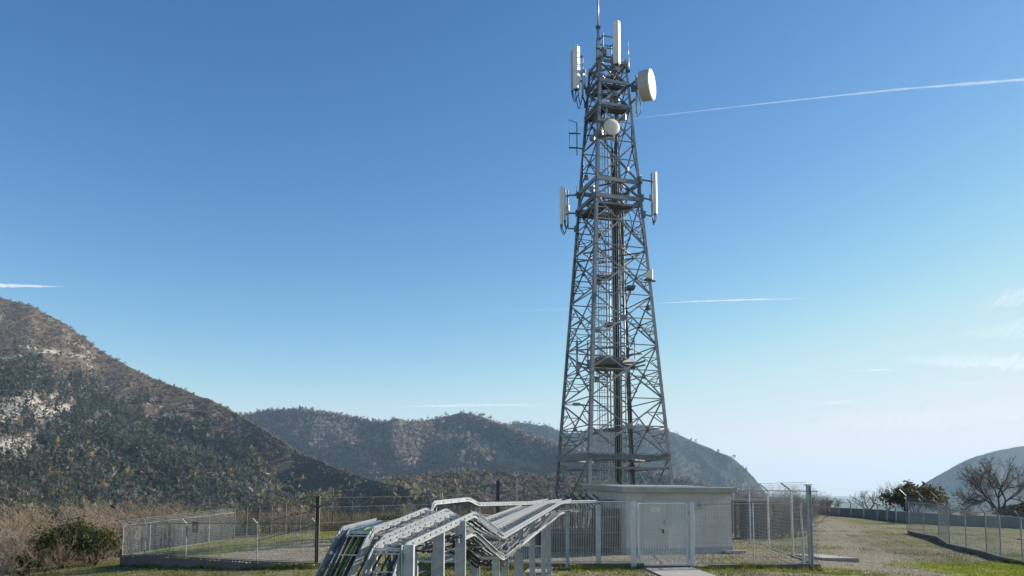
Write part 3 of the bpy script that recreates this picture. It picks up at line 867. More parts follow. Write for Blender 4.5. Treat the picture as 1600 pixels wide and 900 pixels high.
# head frame above the last ring
m = MB()
hd = [corner(k, ZTOP, .55) for k in 'FRBL']
zt = at(945, 60, TY)[2]
for p in hd: m.tube(p, (p[0], p[1], zt), .035)
for z in (ZTOP + .45, ZTOP + .95, zt - .15):
    q = [np.array((p[0], p[1], z)) for p in hd]
    for a, b in zip(q, q[1:] + q[:1]): m.bar(a, b, .06, .05)
q = [np.array((p[0], p[1], ZTOP)) for p in hd]
for a, b in zip(q, q[1:] + q[:1]): m.bar(a, b + np.array((0, 0, 1.0)), .05, .04)
m.bar(corner('F', ZTOP), corner('B', ZTOP), .09, .1); m.bar(corner('L', ZTOP), corner('R', ZTOP), .09, .1)
for p in hd[:3]: m.box(p + np.array((.1, -.05, .7)), (.16, .14, .42), .4)
m.build('head_frame', M['galv_tower'], tower)

# ------------------------------------------------------------------ aerials on the tower
def panel(name, label, px, y0, y1, D, wd, dp, rz, pole=None, arms=(), anchor=None, loop=.35, mat='white', group=None):
    """upright sector aerial; px centre, y0 top, y1 bottom in the photo"""
    top, bot = at(px, y0, D), at(px, y1, D)
    t = thing(name, label, 'antenna', bot, group)
    h = top[2] - bot[2]; c = (bot + top) / 2; c[0] = bot[0]
    m = MB(); m.box((c[0], D, c[2]), (wd, dp, h), rz); m.build('radome', M[mat], t, bevel=.025)
    m = MB(); m.box((c[0], D, bot[2] - .03), (wd * .8, dp * .8, .05), rz)
    for s in (-.3, 0, .3):
        m.tube((c[0] + s * wd * math.cos(rz), D + s * wd * math.sin(rz), bot[2] - .05), (c[0] + s * wd * math.cos(rz), D + s * wd * math.sin(rz), bot[2] - .2), .022)
    m.build('end_cap', M['galv_dark'], t)
    if pole is not None:
        pp = at(pole[0], pole[1], D + .12); pq = at(pole[0], pole[2], D + .12); pq[0] = pp[0]
        m = MB(); m.tube(pq, pp, .05, n=8); m.build('pole', M['galv'], t, smooth=True)
        m = MB()
        for f in (.2, .78):
            z = bot[2] + h * f
            m.bar((pp[0], D + .12, z), (c[0], D + dp * .3, z), .09, .07)
        m.build('clamp', M['galv_dark'], t)
        m = MB(); m.box((pp[0], D + .24, bot[2] + h * .42), (.2, .14, .34), rz); m.build('radio_unit', M['drum'], t, bevel=.01)
        if arms:
            for ya in arms:
                m = MB(); z = at(px, ya, D)[2]; e = corner(anchor, z)
                m.bar((pp[0], D + .12, z), e, .07, .07)
                m.bar(e + (0, 0, .16), e - (0, 0, .16), .2, .2); m.build('mounting_arm', M['galv_tower'], t)
    m = MB()
    for j, s in enumerate((-.25, .25)):
        x0 = c[0] + s * wd; zb = bot[2] - .2
        tx = (pp[0] if pole is not None else c[0] + .3); sx = 1 if tx > c[0] else -1
        r = loop * (1 - .3 * j)
        m.path([(x0 + (tx - x0) * u, D + .06 * u, zb - r * math.sin(math.pi * min(u * 1.05, 1))) for u in np.linspace(0, 1, 12)], .024, 6)
    m.build('cable_loop', M['black'], t, smooth=True)
    return t
GP = 'panel antennas on the tower'
Dt = TY - .9
panel('panel_antenna', 'tall white panel antenna standing highest, right of the mast at the tower top', 964, 34, 100, Dt, .33, .26, R(-34), (961, 42, 108), group=GP)
panel('panel_antenna', 'widest white panel antenna, left of the tower head above long drooping black cables', 901, 72, 139, Dt + .5, .3, .26, R(-38), (910, 92, 150), (128, 150), 'L', .9, group=GP)
panel('panel_antenna', 'thin grey panel antenna half hidden behind the widest white one at top left', 894.6, 80, 142, Dt + .85, .14, .2, R(-20), mat='drum', loop=.4, group=GP)
panel('panel_antenna', 'outer of the two slim panel antennas on the left side halfway up the tower', 877.3, 292, 351, TY + .6, .15, .16, R(-30), None, group=GP)
panel('panel_antenna', 'inner of the two slim panel antennas on the left side, bolted to the pole', 882.6, 294, 344, TY + .75, .11, .14, R(-30), (887, 297, 356), (304, 332, 356), 'L', .3, group=GP)
panel('panel_antenna', 'white panel antenna alone on the right side halfway up the tower', 1024, 269, 334, TY - .7, .2, .16, R(-35), (1018, 271, 338), (282, 311, 337), 'R', .4, group=GP)

def dish(name, label, px, py, D, dia, depth, az, mats, pole=None, arms=(), anchor='R'):
    c = at(px, py, D); n = np.array((math.sin(az), -math.cos(az), 0))
    t = thing(name, label, 'dish antenna', c)
    K = 40
    s = np.array((math.cos(az), math.sin(az), 0)); u = np.array((0, 0, 1.0))
    def ring(r, o): return [c + n * o + (s * math.cos(2 * math.pi * i / K) + u * math.sin(2 * math.pi * i / K)) * r for i in range(K)]
    def lathe(prof, close0=False, close1=False):
        m = MB(); rs = [ring(r, o) for r, o in prof]; vs = [v for q in rs for v in q]
        fs = [(i * K + k, i * K + (k + 1) % K, (i + 1) * K + (k + 1) % K, (i + 1) * K + k) for i in range(len(rs) - 1) for k in range(K)]
        if close0: fs.append(tuple(range(K))[::-1])
        if close1: fs.append(tuple(range((len(rs) - 1) * K, len(rs) * K)))
        m.add(vs, fs); return m
    r = dia / 2
    lathe([(.12, -depth - .12), (r * .45, -depth - .02), (r * .92, -depth), (r, -depth * .9), (r, -.01)], True, False).build('drum', M[mats[1]], t, smooth=True)
    lathe([(r * 1.012, -.05), (r * 1.012, 0), (r * .96, .02), (r * .6, .026), (r * .2, .03), (.01, .031)], False, True).build('radome', M[mats[0]], t, smooth=True)
    b = c - n * (depth + .12)
    m = MB(); m.tube(b, b - n * .22, .1, .07, 10); m.box(b - n * .3, (.16, .2, .34), az); m.build('mount', M['galv_dark'], t)
    if pole:
        pp = at(pole[0], pole[1], b[1] + .1); pq = at(pole[0], pole[2], b[1] + .1); pq[0] = pp[0]
        m = MB(); m.tube(pq, pp, .055, n=8); m.build('pole', M['galv'], t, smooth=True)
        for ya in arms:
            m = MB(); z = at(pole[0], ya, pp[1])[2]; m.bar((pp[0], pp[1], z), corner(anchor, z), .09, .09); m.build('mounting_arm', M['galv_tower'], t)
        m = MB(); m.path([(pp[0] - .02 + .25 * math.sin(math.pi * k / 11), pp[1] - .1, lerp(b[2] - .2, pq[2] - .2, k / 11.0) - .25 * math.sin(math.pi * k / 11)) for k in range(12)], .02, 5)
        m.build('cable_loop', M['black'], t, smooth=True)
    return t
dish('dish_antenna', 'big white drum dish facing right beside the tower head', 1019, 132, TY - 1.6, 1.58, .62, R(66), ('white', 'drum'), (994, 118, 178), (126, 153), 'R')
dish('dish_antenna', 'small round cream dish on the front of the tower below its head', 956, 198, TY - 1.75, .86, .12, R(14), ('pinkwhite', 'drum'), (958, 182, 220), (188, 212), 'F')

# mast and whips
def whip(name, label, px, y0, y1, D, steps, holders=()):
    p, q = at(px, y1, D), at(px, y0, D); q[0] = p[0]
    t = thing(name, label, 'antenna', p)
    m = MB(); z = p[2]
    for f0, f1, r in steps: m.tube((p[0], D, lerp(p[2], q[2], f0)), (p[0], D, lerp(p[2], q[2], f1)), r, r * .92, 8)
    m.build('rod', M['galv'], t, smooth=True)
    m = MB()
    for f, r in holders: m.box((p[0], D, lerp(p[2], q[2], f)), (r, r * .8, .12))
    if holders: m.build('clamp', M['galv_dark'], t)
    return t
whip('mast', 'tallest thin mast at the tower top, running out of the picture', 935, -60, 96, corner('F', ZTOP)[1] + .05, [(0, .36, .085), (.36, .7, .06), (.7, 1.0, .035)], [(.12, .2), (.34, .24), (.22, .18), (.02, .26)])
whip('whip_antenna', 'slender tapering whip antenna between the tall panel and the drum dish', 982, 64, 112, corner('R', LV[9])[1], [(0, .45, .055), (.45, .8, .035), (.8, 1.0, .014)], [(.02, .16)])
whip('whip_antenna', 'short thick whip antenna inside the left face of the tower near the round platform', 902, 531, 588, TY - .2, [(0, .95, .07), (.95, 1.0, .045)], [(.1, .14), (.35, .13)])
whip('whip_antenna', 'short whip just right of the widest white panel at the tower head', 914, 108, 140, corner('L', LV[9])[1], [(0, 1.0, .045)], [(.1, .14)])
whip('whip_antenna', 'tiny dark spike on the left leg level with the slim panel antennas', 901, 291, 310, corner('L', LV[5])[1] - .1, [(0, .6, .03), (.6, 1, .015)], [(.3, .14)])
whip('whip_antenna', 'tiny dark spike on the right leg above the lone white panel arm', 1001.5, 270, 292, corner('R', LV[5])[1] - .1, [(0, .6, .03), (.6, 1, .015)], [(.3, .14)])

c = at(895, 231, TY + .6)
t = thing('dipole_antenna', 'open ladder shaped dipole antenna on the left side of the upper tower', 'antenna', c)
m = MB(); Dd = TY + .6
a, b = at(889.5, 187, Dd), at(889.5, 232, Dd); m.tube((a[0], Dd, a[2]), (a[0], Dd, b[2]), .014)
e, f = at(901.2, 192, Dd), at(901.2, 243, Dd); m.tube((e[0], Dd, e[2]), (e[0], Dd, f[2]), .028)
m.tube((a[0], Dd, a[2]), (e[0], Dd, e[2]), .018)
m.build('dipole', M['galv_dark'], t)
m = MB()
for y in (208.5, 231): z = at(890, y, Dd)[2]; m.tube((a[0] - .03, Dd, z), (e[0] + .02, Dd, z), .045)
z = at(890, 231, Dd)[2]; m.bar((e[0], Dd, z), corner('L', z), .06, .06); z = at(890, 209, Dd)[2]; m.bar((e[0], Dd, z), (e[0] + .2, Dd, z), .05, .05)
m.build('mounting_arm', M['galv_dark'], t)

# white horn, floodlight, small camera
z = at(1010, 432, corner('R', 13)[1])[2]; cR = corner('R', z) + np.array((-.2, -.25, 0))
t = thing('horn_antenna', 'small white pyramid shaped horn antenna on the right leg of the tower', 'antenna', cR)
m = MB(); b0 = cR + np.array((.2, -.1, 0))
m.add([b0 + np.array((-.5, -.05, -.05)), b0 + np.array((0, -.2, .3)), b0 + np.array((.1, .2, .3)), b0 + np.array((.1, .2, -.25)), b0 + np.array((0, -.2, -.25))],
      [(0, 2, 1), (0, 3, 2), (0, 4, 3), (0, 1, 4), (1, 2, 3, 4)])
m.build('horn', M['white'], t)
m = MB(); m.bar(b0 + np.array((-.35, 0, -.24)), b0 + np.array((.2, .15, -.3)), .16, .06); m.build('bracket', M['galv_dark'], t)
z = at(905, 634, corner('F', 6)[1])[2]; cF = corner('F', z)
t = thing('floodlight', 'small floodlight on an arm left of the front tower leg, above the girder', 'lamp', cF)
m = MB(); m.bar(cF, cF + np.array((-.75, .1, .12)), .06, .06); m.bar(cF - (0, 0, .5), cF + np.array((-.42, .06, .08)), .05, .05); m.build('arm', M['galv_tower'], t)
m = MB(); m.box(cF + np.array((-.68, .1, .1)), (.36, .22, .13), .2); m.build('lamp_head', M['galv_tower'], t, bevel=.02)
m = MB(); m.box(cF + np.array((-.68, .1, .03)), (.3, .18, .012), .2); m.build('glass', M['drum'], t)
z = at(1009, 481, corner('R', 11)[1])[2]; cR = corner('R', z)
t = thing('camera_box', 'small dark camera box on the right tower leg below the white horn', 'camera', cR)
m = MB(); m.box(cR + np.array((-.3, -.1, 0)), (.2, .3, .24), .4); m.build('housing', M['galv_dark'], t, bevel=.02)
m = MB(); m.bar(cR, cR + np.array((-.3, -.1, -.13)), .06, .04); m.build('bracket', M['galv_tower'], t)
# ------------------------------------------------------------------ compound: yard, kerb walls, hut
def walltop(px, py, D): return at(px, py, D)
front = [(-19.0, 41.0), (-14.6, 36.9), (-9.95, 32.5), (-7.2, 31.0), (4.55, 29.0), (6.75, 28.95), (10.55, 28.9)]
ftop = [-.40, -.16, -.02, .02, .17, .10, .16]            # top of the kerb wall
rear = [(-15.4, 46.5), (-13.4, 47.2), (-11.0, 48.2), (-7.5, 49.0), (0.0, 50.0), (6.0, 48.5), (12.0, 45.5)]
rtop = [.10, .27, .42, .5, .55, .45, .28]
def along(poly, zs, t, per):
    k = np.linspace(0, 1, len(poly)); a = np.array(poly)
    return np.interp(t, k, a[:, 0]), np.interp(t, k, a[:, 1]), np.interp(t, k, zs)
NU, NV = 260, 120
U, V = np.meshgrid(np.linspace(0, 1, NU), np.linspace(0, 1, NV))
fx_, fy_, fz_ = along(front, [z - .05 for z in ftop], U, None); rx_, ry_, rz_ = along(rear, rtop, U, None)
YX, YY, YZ = fx_ * (1 - V) + rx_ * V, fy_ * (1 - V) + ry_ * V, fz_ * (1 - V) + rz_ * V
YZ = YZ + .07 * (fbm(YX * .9, YY * .9, 4, 91) - .5) * np.minimum(V * 20, 1)
co = np.stack([YX.ravel(), YY.ravel(), YZ.ravel()], 1)
# skirt all round down into the ground
ii = np.arange(NU * NV).reshape(NV, NU)
rim = np.concatenate([ii[0], ii[1:, -1], ii[-1, -2::-1], ii[-2:0:-1, 0]])
sk = co[rim].copy(); sk[:, 2] -= 1.2
fc = np.stack([ii[:-1, :-1].ravel(), ii[:-1, 1:].ravel(), ii[1:, 1:].ravel(), ii[1:, :-1].ravel()], 1)
nb = len(rim); a = np.arange(nb); b = (a + 1) % nb
fc = np.vstack([fc, np.stack([rim[a], len(co) + a, len(co) + b, rim[b]], 1)])
co = np.vstack([co, sk])
yn = fbm(co[:, 0] * .5, co[:, 1] * .5, 4, 97); yn2 = fbm(co[:, 0] * 1.6, co[:, 1] * 1.6, 3, 98)
vv = np.concatenate([V.ravel(), np.zeros(nb)])
yg = .45 + 1.4 * (yn - .5) + .45 * sstep(.62, .95, vv) + .3 * sstep(-9, -14, co[:, 0]) - .75 * np.exp(-((vv - .3 - .35 * (yn - .5)) / .2) ** 2) * sstep(-14, -11, co[:, 0])
yg = np.where(co[:, 0] > 6.5, .25 + 1.7 * (yn2 - .5), yg)
yard = np_mesh('yard', co, fc, M['ground'], attrs={'grass': np.clip(yg, 0, 1), 'moss': .35 * sstep(.5, .7, yn)}, smooth=True)
yard['kind'] = 'structure'
def yard_z(x, y):
    d = (YX - x) ** 2 + (YY - y) ** 2; k = np.argmin(d); return float(YZ.ravel()[k])
def gz(x, y): return float(h_ground(x, y))

def wall_run(pts, tops, label, thick=.22, step=None, mat='concrete', name='kerb_wall'):
    p0 = np.array(pts[0]); t = None
    m = MB()
    for (p, q, z0, z1) in zip(pts[:-1], pts[1:], tops[:-1], tops[1:]):
        p, q = np.array(p, float), np.array(q, float)
        L = np.linalg.norm(q - p); nseg = max(1, int(L / (step or 2.6)))
        d = (q - p) / L; nrm = np.array((-d[1], d[0]))
        for k in range(nseg):
            a, b = lerp(p, q, k / nseg), lerp(p, q, (k + 1) / nseg) - d * .004
            za, zb = lerp(z0, z1, k / nseg), lerp(z0, z1, (k + 1) / nseg)
            lo = min(gz(*a), gz(*b)) - .4
            vs = [(*(a + nrm * thick / 2), lo), (*(b + nrm * thick / 2), lo), (*(b - nrm * thick / 2), lo), (*(a - nrm * thick / 2), lo),
                  (*(a + nrm * thick / 2), za), (*(b + nrm * thick / 2), zb), (*(b - nrm * thick / 2), zb), (*(a - nrm * thick / 2), za)]
            m.add(vs, [(0, 1, 2, 3), (7, 6, 5, 4), (0, 4, 5, 1), (1, 5, 6, 2), (2, 6, 7, 3), (3, 7, 4, 0)])
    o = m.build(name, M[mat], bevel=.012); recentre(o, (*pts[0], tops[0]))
    return tag(o, label, 'wall')
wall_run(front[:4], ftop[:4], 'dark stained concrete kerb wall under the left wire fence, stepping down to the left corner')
wall_run([front[3], front[4]], [ftop[3], ftop[4]], 'low concrete kerb wall behind the cable tray posts, ending at the left gate post')
wall_run([front[5], front[6]], [.12, .15], 'low mossy concrete kerb wall from the right gate post to the corner post')
wall_run([(10.55, 28.9), (12.0, 45.5)], [.13, .3], 'thin pale kerb running back under the side fence right of the hut', .14)
wall_run([front[0], rear[0]], [ftop[0], .12], 'kerb under the short left end fence, pale and sloping', .16)
wall_run(rear, [z + .1 for z in rtop], 'low rear kerb wall along the back fence of the yard', .2)

# path, slabs
m = MB()
pz = lambda x, y: gz(x, y)
n = 14
vs = []; fs = []
for i in range(n + 1):
    y = lerp(24.2, 28.86, i / n)
    for x in (PATH[0] + .05, (PATH[0] + PATH[1]) / 2, PATH[1] - .02): vs.append((x - .02 * (y - 28), y, gz(x, y) + .045))
for i in range(n):
    for j in range(2): k = i * 3 + j; fs.append((k, k + 1, k + 4, k + 3))
m.add(vs, fs); path = m.build('path', M['slab']); path['kind'] = 'structure'
sol = path.modifiers.new('Solidify', 'SOLIDIFY'); sol.thickness = .12; sol.offset = -1
c = at(1290, 858, 35.5); zz = gz(c[0], c[1])
o = MB(); o.prism([(c[0] - 1.0, 36.9), (c[0] - .45, 34.6), (c[0] + .95, 34.4), (c[0] + .2, 37.0)], zz - .15, zz + .14)
o = o.build('concrete_slab', M['slab'], bevel=.015); recentre(o, (c[0], c[1], zz)); tag(o, 'pale concrete slab lying in the grass right of the corner fence post', 'slab')
c = at(852, 886, 28.1); zz = gz(c[0], c[1])
o = MB(); o.prism([(c[0] - .75, 26.6), (c[0] + .05, 26.5), (c[0] + .28, 28.6), (c[0] - .5, 28.7)], zz - .15, zz + .07)
o = o.build('concrete_slab', M['slab'], bevel=.012); recentre(o, (c[0], c[1], zz)); tag(o, 'small concrete pad under the last cable tray posts by the fence', 'slab')

# hut
HD = 32.6; hc = at(979, 866, HD); HRZ = R(14)
ex = np.array((math.cos(HRZ), math.sin(HRZ), 0)); ey = np.array((-math.sin(HRZ), math.cos(HRZ), 0)); ez = np.array((0, 0, 1.0))
hz = hc[2]; HW, HDP = 4.52, 4.5
def hp(a, b, c): return hc + ex * a + ey * b + ez * c
hut = thing('equipment_hut', 'small grey flat roofed concrete equipment hut behind the gate', 'hut', hc)
htop = at(979, 769, HD)[2] - hz
m = MB()
vs = [hp(0, 0, .22), hp(HW, 0, .22), hp(HW, HDP, .22), hp(0, HDP, .22), hp(0, 0, htop + .02), hp(HW, 0, htop + .0), hp(HW, HDP, htop + .16), hp(0, HDP, htop + .18)]
m.add(vs, [(0, 1, 5, 4), (1, 2, 6, 5), (2, 3, 7, 6), (3, 0, 4, 7), (3, 2, 1, 0), (4, 5, 6, 7)]); m.build('wall', M['hut'], hut)
m = MB(); o_ = .025
vs = [hp(-o_, -o_, -.5), hp(HW + o_, -o_, -.5), hp(HW + o_, HDP + o_, -.5), hp(-o_, HDP + o_, -.5), hp(-o_, -o_, .24), hp(HW + o_, -o_, .24), hp(HW + o_, HDP + o_, .24), hp(-o_, HDP + o_, .24)]
m.add(vs, [(0, 1, 5, 4), (1, 2, 6, 5), (2, 3, 7, 6), (3, 0, 4, 7), (3, 2, 1, 0), (4, 5, 6, 7)]); m.build('plinth', M['plinth'], hut)
m = MB(); q = .2; th = .21
vs = [hp(-q, -q, htop - .01), hp(HW + q, -q, htop - .03), hp(HW + q, HDP + q, htop + .13), hp(-q, HDP + q, htop + .15)]
vs += [v + ez * th for v in vs]
m.add(vs, [(0, 1, 5, 4), (1, 2, 6, 5), (2, 3, 7, 6), (3, 0, 4, 7), (3, 2, 1, 0), (4, 5, 6, 7)]); rf = m.build('roof', M['fascia'], hut, bevel=.012)
m = MB(); q2 = q + .03
for (a, b) in (((-q2, -q2), (HW + q2, -q2)), ((HW + q2, -q2), (HW + q2, HDP + q2)), ((-q2, -q2), (-q2, HDP + q2))):
    s0 = htop + th + .0 + .036 * (a[1] + q); s1 = htop + th + .036 * (b[1] + q)
    m.bar(hp(*a, s0), hp(*b, s1), .04, .035)
m.build('flashing', M['galv'], rf)
# door, vent, notice, vent pipe
dx0, dx1 = .78, 1.72
m = MB(); m.bar(hp((dx0 + dx1) / 2, -.012, .3), hp((dx0 + dx1) / 2, -.012, 2.12), dx1 - dx0, .03, -ey); dr = m.build('door', M['door'], hut, bevel=.004)
m = MB()
for x in (dx0 - .03, dx1 + .03): m.bar(hp(x, -.02, .26), hp(x, -.02, 2.18), .06, .045, -ey)
m.bar(hp(dx0 - .06, -.02, 2.18), hp(dx1 + .06, -.02, 2.18), .05, .06)
m.build('frame', M['door'], dr)
m = MB(); m.tube(hp(dx1 - .12, -.03, 1.22), hp(dx1 - .12, -.09, 1.22), .015); m.tube(hp(dx1 - .12, -.09, 1.22), hp(dx1 - .28, -.09, 1.22), .014); m.bar(hp(dx1 - .12, -.03, 1.1), hp(dx1 - .12, -.03, 1.32), .05, .015, -ey)
m.build('handle', M['galv_dark'], dr)
m = MB(); m.bar(hp(dx0 + .25, -.03, 1.72), hp(dx0 + .62, -.03, 1.72), .012, .17, ez); m.build('notice', M['white'], dr)
m = MB()
for k, ww_ in enumerate((.3, .22, .26)): m.bar(hp(dx0 + .28, -.038, 1.77 - .045 * k), hp(dx0 + .28 + ww_, -.038, 1.77 - .045 * k), .004, .014, ez)
m.build('lettering', M['galv_dark'], dr)
m = MB(); m.bar(hp(1.0, -.05, 2.36), hp(1.62, -.05, 2.36), .1, .16, ez); vt = m.build('vent', M['door'], hut, bevel=.01)
m = MB()
for k in range(4): m.bar(hp(1.03, -.108, 2.31 + .035 * k), hp(1.59, -.108, 2.31 + .035 * k), .012, .012, ez)
m.build('louvre', M['fascia'], vt)
m = MB(); m.box(hp(3.1, -.05, 1.9), (.12, .08, .12), HRZ); m.build('junction_box', M['fascia'], hut)
m = MB(); m.bar(hp(HW - .4, -.05, .02), hp(HW + .5, -.05, .02), .3, .1); m.build('step', M['slab'], hut)

# plinth block and low cabinets at the foot of the tower seen dark behind the bars
c = at(905, 868, 34.6)
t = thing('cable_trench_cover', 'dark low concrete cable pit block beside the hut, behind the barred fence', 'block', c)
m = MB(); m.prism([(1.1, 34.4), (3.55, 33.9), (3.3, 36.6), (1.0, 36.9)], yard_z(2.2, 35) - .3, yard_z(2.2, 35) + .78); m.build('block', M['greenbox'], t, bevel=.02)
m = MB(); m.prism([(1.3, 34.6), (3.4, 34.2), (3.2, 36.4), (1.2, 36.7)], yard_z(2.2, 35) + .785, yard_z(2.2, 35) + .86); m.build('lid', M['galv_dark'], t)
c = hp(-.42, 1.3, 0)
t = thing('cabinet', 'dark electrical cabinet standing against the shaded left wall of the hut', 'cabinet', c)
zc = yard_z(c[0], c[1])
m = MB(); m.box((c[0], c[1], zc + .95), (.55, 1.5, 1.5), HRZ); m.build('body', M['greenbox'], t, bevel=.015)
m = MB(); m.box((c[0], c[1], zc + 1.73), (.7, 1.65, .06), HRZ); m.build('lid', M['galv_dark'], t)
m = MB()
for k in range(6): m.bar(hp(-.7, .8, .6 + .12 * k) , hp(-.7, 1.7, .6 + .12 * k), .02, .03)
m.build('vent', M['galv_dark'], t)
# conduits climbing from the pit into the tray
m = MB()
for k in range(12):
    x = 2.1 + .14 * k; y = 35.2 + .25 * math.sin(k * 2.3)
    b = yard_z(2.2, 35) + .8
    m.path([(x, y, b), (x + .1 * math.sin(k), y - .1, b + .5), (x - .2 + .05 * k, y - .3, b + 1.0), (x - .3 + .1 * math.sin(k * 3), y + .3, b + 1.5)], .03 + .01 * (k % 2), 6)
o = m.build('cable_bundle', M['greycable'], smooth=True); recentre(o, (2.6, 35.2, .9)); tag(o, 'tangle of grey cables rising from the dark pit block to the tower foot', 'cables')

# shelter behind the hut at right
c = at(1180, 843, 43.0); zc = yard_z(c[0], c[1])
t = thing('generator_shelter', 'small dark open sided shelter with pale roof edge behind the hut, right side', 'shelter', (c[0], c[1], zc))
zt = at(1180, 782, 42.0)[2]
m = MB(); m.box((c[0], c[1] + .3, (zc + zt) / 2), (1.0, 1.3, zt - zc - .1)); m.build('cabin', M['greenbox'], t)
m = MB(); m.box((c[0] - .25, c[1] + .1, zt), (2.2, 2.1, .12)); m.build('roof', M['slab'], t, bevel=.01)
for s in (-1.2, .75):
    m = MB(); m.bar((c[0] + s, c[1] - .75, zc), (c[0] + s, c[1] - .75, zt), .08, .08); m.build('post', M['galv_dark'], t)

# ------------------------------------------------------------------ fences
def fence(label, posts, tops, h, arm=0.35, arm_dir=(0, 0), cell=(.1, .1), r=.0022, pr=.03, mat='wire', pmat='galv', rails=(1.0,), nbarb=3, skip_posts=(), name='fence', vfrac=1.0):
    """posts: ground points (x, y); tops: z of their feet; a wire mesh strung between them, angled arms with plain wires above"""
    t = thing(name, label, 'fence', (*posts[0], tops[0]))
    ad = np.array((*arm_dir, 0.0)); ad = ad / np.linalg.norm(ad) if np.linalg.norm(ad) else ad
    P = [np.array((x, y, z)) for (x, y), z in zip(posts, tops)]
    for i, p in enumerate(P):
        if i in skip_posts: continue
        m = MB()
        k = p + np.array((0, 0, h))
        if arm: m.path([p, k, k + ad * arm * .75 + np.array((0, 0, arm * .62))], pr, 8)
        else: m.tube(p, k + np.array((0, 0, .04)), pr, n=8)
        m.tube(p, p + np.array((0, 0, .02)), pr * 2.2, n=8)
        m.build('post', M[pmat], t, smooth=False)
    m = MB()
    off = np.array((0, 0, 0))
    for p, q in zip(P[:-1], P[1:]):
        L = np.linalg.norm(q - p)
        nv = max(2, int(L / cell[0])); nh = max(2, int(h / cell[1]))
        for k in range(1, nv):
            a = lerp(p, q, k / nv); m.tube(a + (0, 0, .04), a + np.array((0, 0, h * vfrac - .02)), r, n=3, caps=False)
        for k in range(nh + 1):
            z = np.array((0, 0, .04 + (h - .06) * k / nh)); m.tube(p + z, q + z, r, n=3, caps=False)
    m.build('wire_mesh', M[mat], t)
    m = MB()
    for f in rails:
        for p, q in zip(P[:-1], P[1:]): m.tube(p + np.array((0, 0, h * f)), q + np.array((0, 0, h * f)), .016 if f == 1.0 else .009, n=5)
    m.build('rail', M[pmat], t)
    if arm and nbarb:
        m = MB()
        for k in range(1, nbarb + 1):
            o = ad * arm * .75 * k / nbarb + np.array((0, 0, h + arm * .62 * k / nbarb))
            for p, q in zip(P[:-1], P[1:]):
                mid = lerp(p, q, .5) - np.array((0, 0, .015))
                m.tube(p + o, mid + o, .007, n=4, caps=False); m.tube(mid + o, q + o, .007, n=4, caps=False)
        m.build('barbed_wire', M[mat], t)
    return t

def on_front(px_list):
    """feet of posts on the front kerb line under the given photo columns"""
    out, zs = [], []
    k = np.linspace(0, 1, 4000); a = np.array(front); kk = np.linspace(0, 1, len(front))
    X, Y, Z = np.interp(k, kk, a[:, 0]), np.interp(k, kk, a[:, 1]), np.interp(k, kk, ftop)
    pp = pix(np.stack([X, Y, Z], 1))[0]
    for p in px_list:
        i = int(np.argmin(np.abs(pp - p))); out.append((X[i], Y[i])); zs.append(Z[i])
    return out, zs
o1 = (-.55, -.85)
po, zs = on_front([203, 226, 264, 290, 345, 401, 450, 494])
fence('low wire fence with angled arms on the left kerb wall, nearest the lawn', po, zs, 1.42, .36, o1, cell=(.09, .09), r=.004, pr=.024, pmat='post', rails=(1.0, .02), skip_posts=(4, 6))
L0, L1 = np.array(front[0]), np.array(rear[0])
po = [tuple(lerp(L0, L1, k)) for k in (0, .22, .5, .75, 1)]
fence('pale wire fence closing the far left end of the yard', po, list(np.interp([0, .22, .5, .75, 1], [0, 1], [ftop[0], .12])), 1.42, .36, (-.9, .2), cell=(.07, .08), r=.0055, pr=.024, pmat='post', rails=(1.0,))
rp = np.array(rear); kk = np.linspace(0, 1, 17) * .83; k7 = np.linspace(0, 1, 7)
po = list(zip(np.interp(kk, k7, rp[:, 0]), np.interp(kk, k7, rp[:, 1]))); zs = list(np.interp(kk, k7, rtop) + .1)
fence('long back fence of thin upright bars in front of the brown scrub', po, zs, 1.5, .4, (.1, .9), cell=(.13, .5), r=.0065, mat='wire_dark', pmat='galv_dark', rails=(1.0, .1))

# tall dark posts with strained wires from the front kerb to the back of the yard
def tall_post(name, label, p, z0, z1, w_, mat):
    t = thing(name, label, 'post', (*p, z0))
    m = MB()
    m.bar((*p, z0), (*p, z1), w_ , .014, (0, 1, 0)); m.bar((p[0] - w_ / 2, p[1], z0), (p[0] - w_ / 2, p[1], z1), .014, w_, (0, 1, 0)); m.bar((p[0] + w_ / 2, p[1], z0), (p[0] + w_ / 2, p[1], z1), .014, w_, (0, 1, 0))
    m.build('shaft', M[mat], t)
    m = MB(); m.box((p[0], p[1], z1 + .02), (w_ * 1.3, w_ * 1.3, .04)); m.build('cap', M[mat], t)
    return t
pA = on_front([495]); pA = (pA[0][0], pA[1][0] - .02)
zA = at(495, 777, pA[0][1])[2]
tA = tall_post('fence_post', 'tall rusty dark steel post on the kerb wall left of the cable trays', pA[0], pA[1] - .2, zA, .12, 'rusty')
m = MB(); zz = at(495, 792, pA[0][1])[2]; m.bar((pA[0][0] - .28, pA[0][1], zz - .1), (pA[0][0] + .0, pA[0][1], zz + .06), .09, .05); m.bar((pA[0][0] - .3, pA[0][1], zz + .02), (pA[0][0] + .22, pA[0][1], zz + .04), .06, .06); m.build('bracket', M['galv_dark'], tA)
pB = at(778, 835, 42.0); zB = at(778, 752, 42.0)[2]; pBz = yard_z(pB[0], pB[1])
tB = tall_post('fence_post', 'tall black steel post standing behind the middle of the cable trays', (pB[0], pB[1]), pBz - .2, zB, .17, 'galv_dark')
m = MB(); zz = at(778, 781, 42)[2]; m.bar((pB[0], pB[1], zz + .1), (pB[0] - .45, pB[1], zz - .25), .06, .06); m.build('bracket', M['galv_dark'], tB)
pC = at(808, 830, 45.0); zC = at(808, 746, 45.0)[2]; pCz = yard_z(pC[0], pC[1])
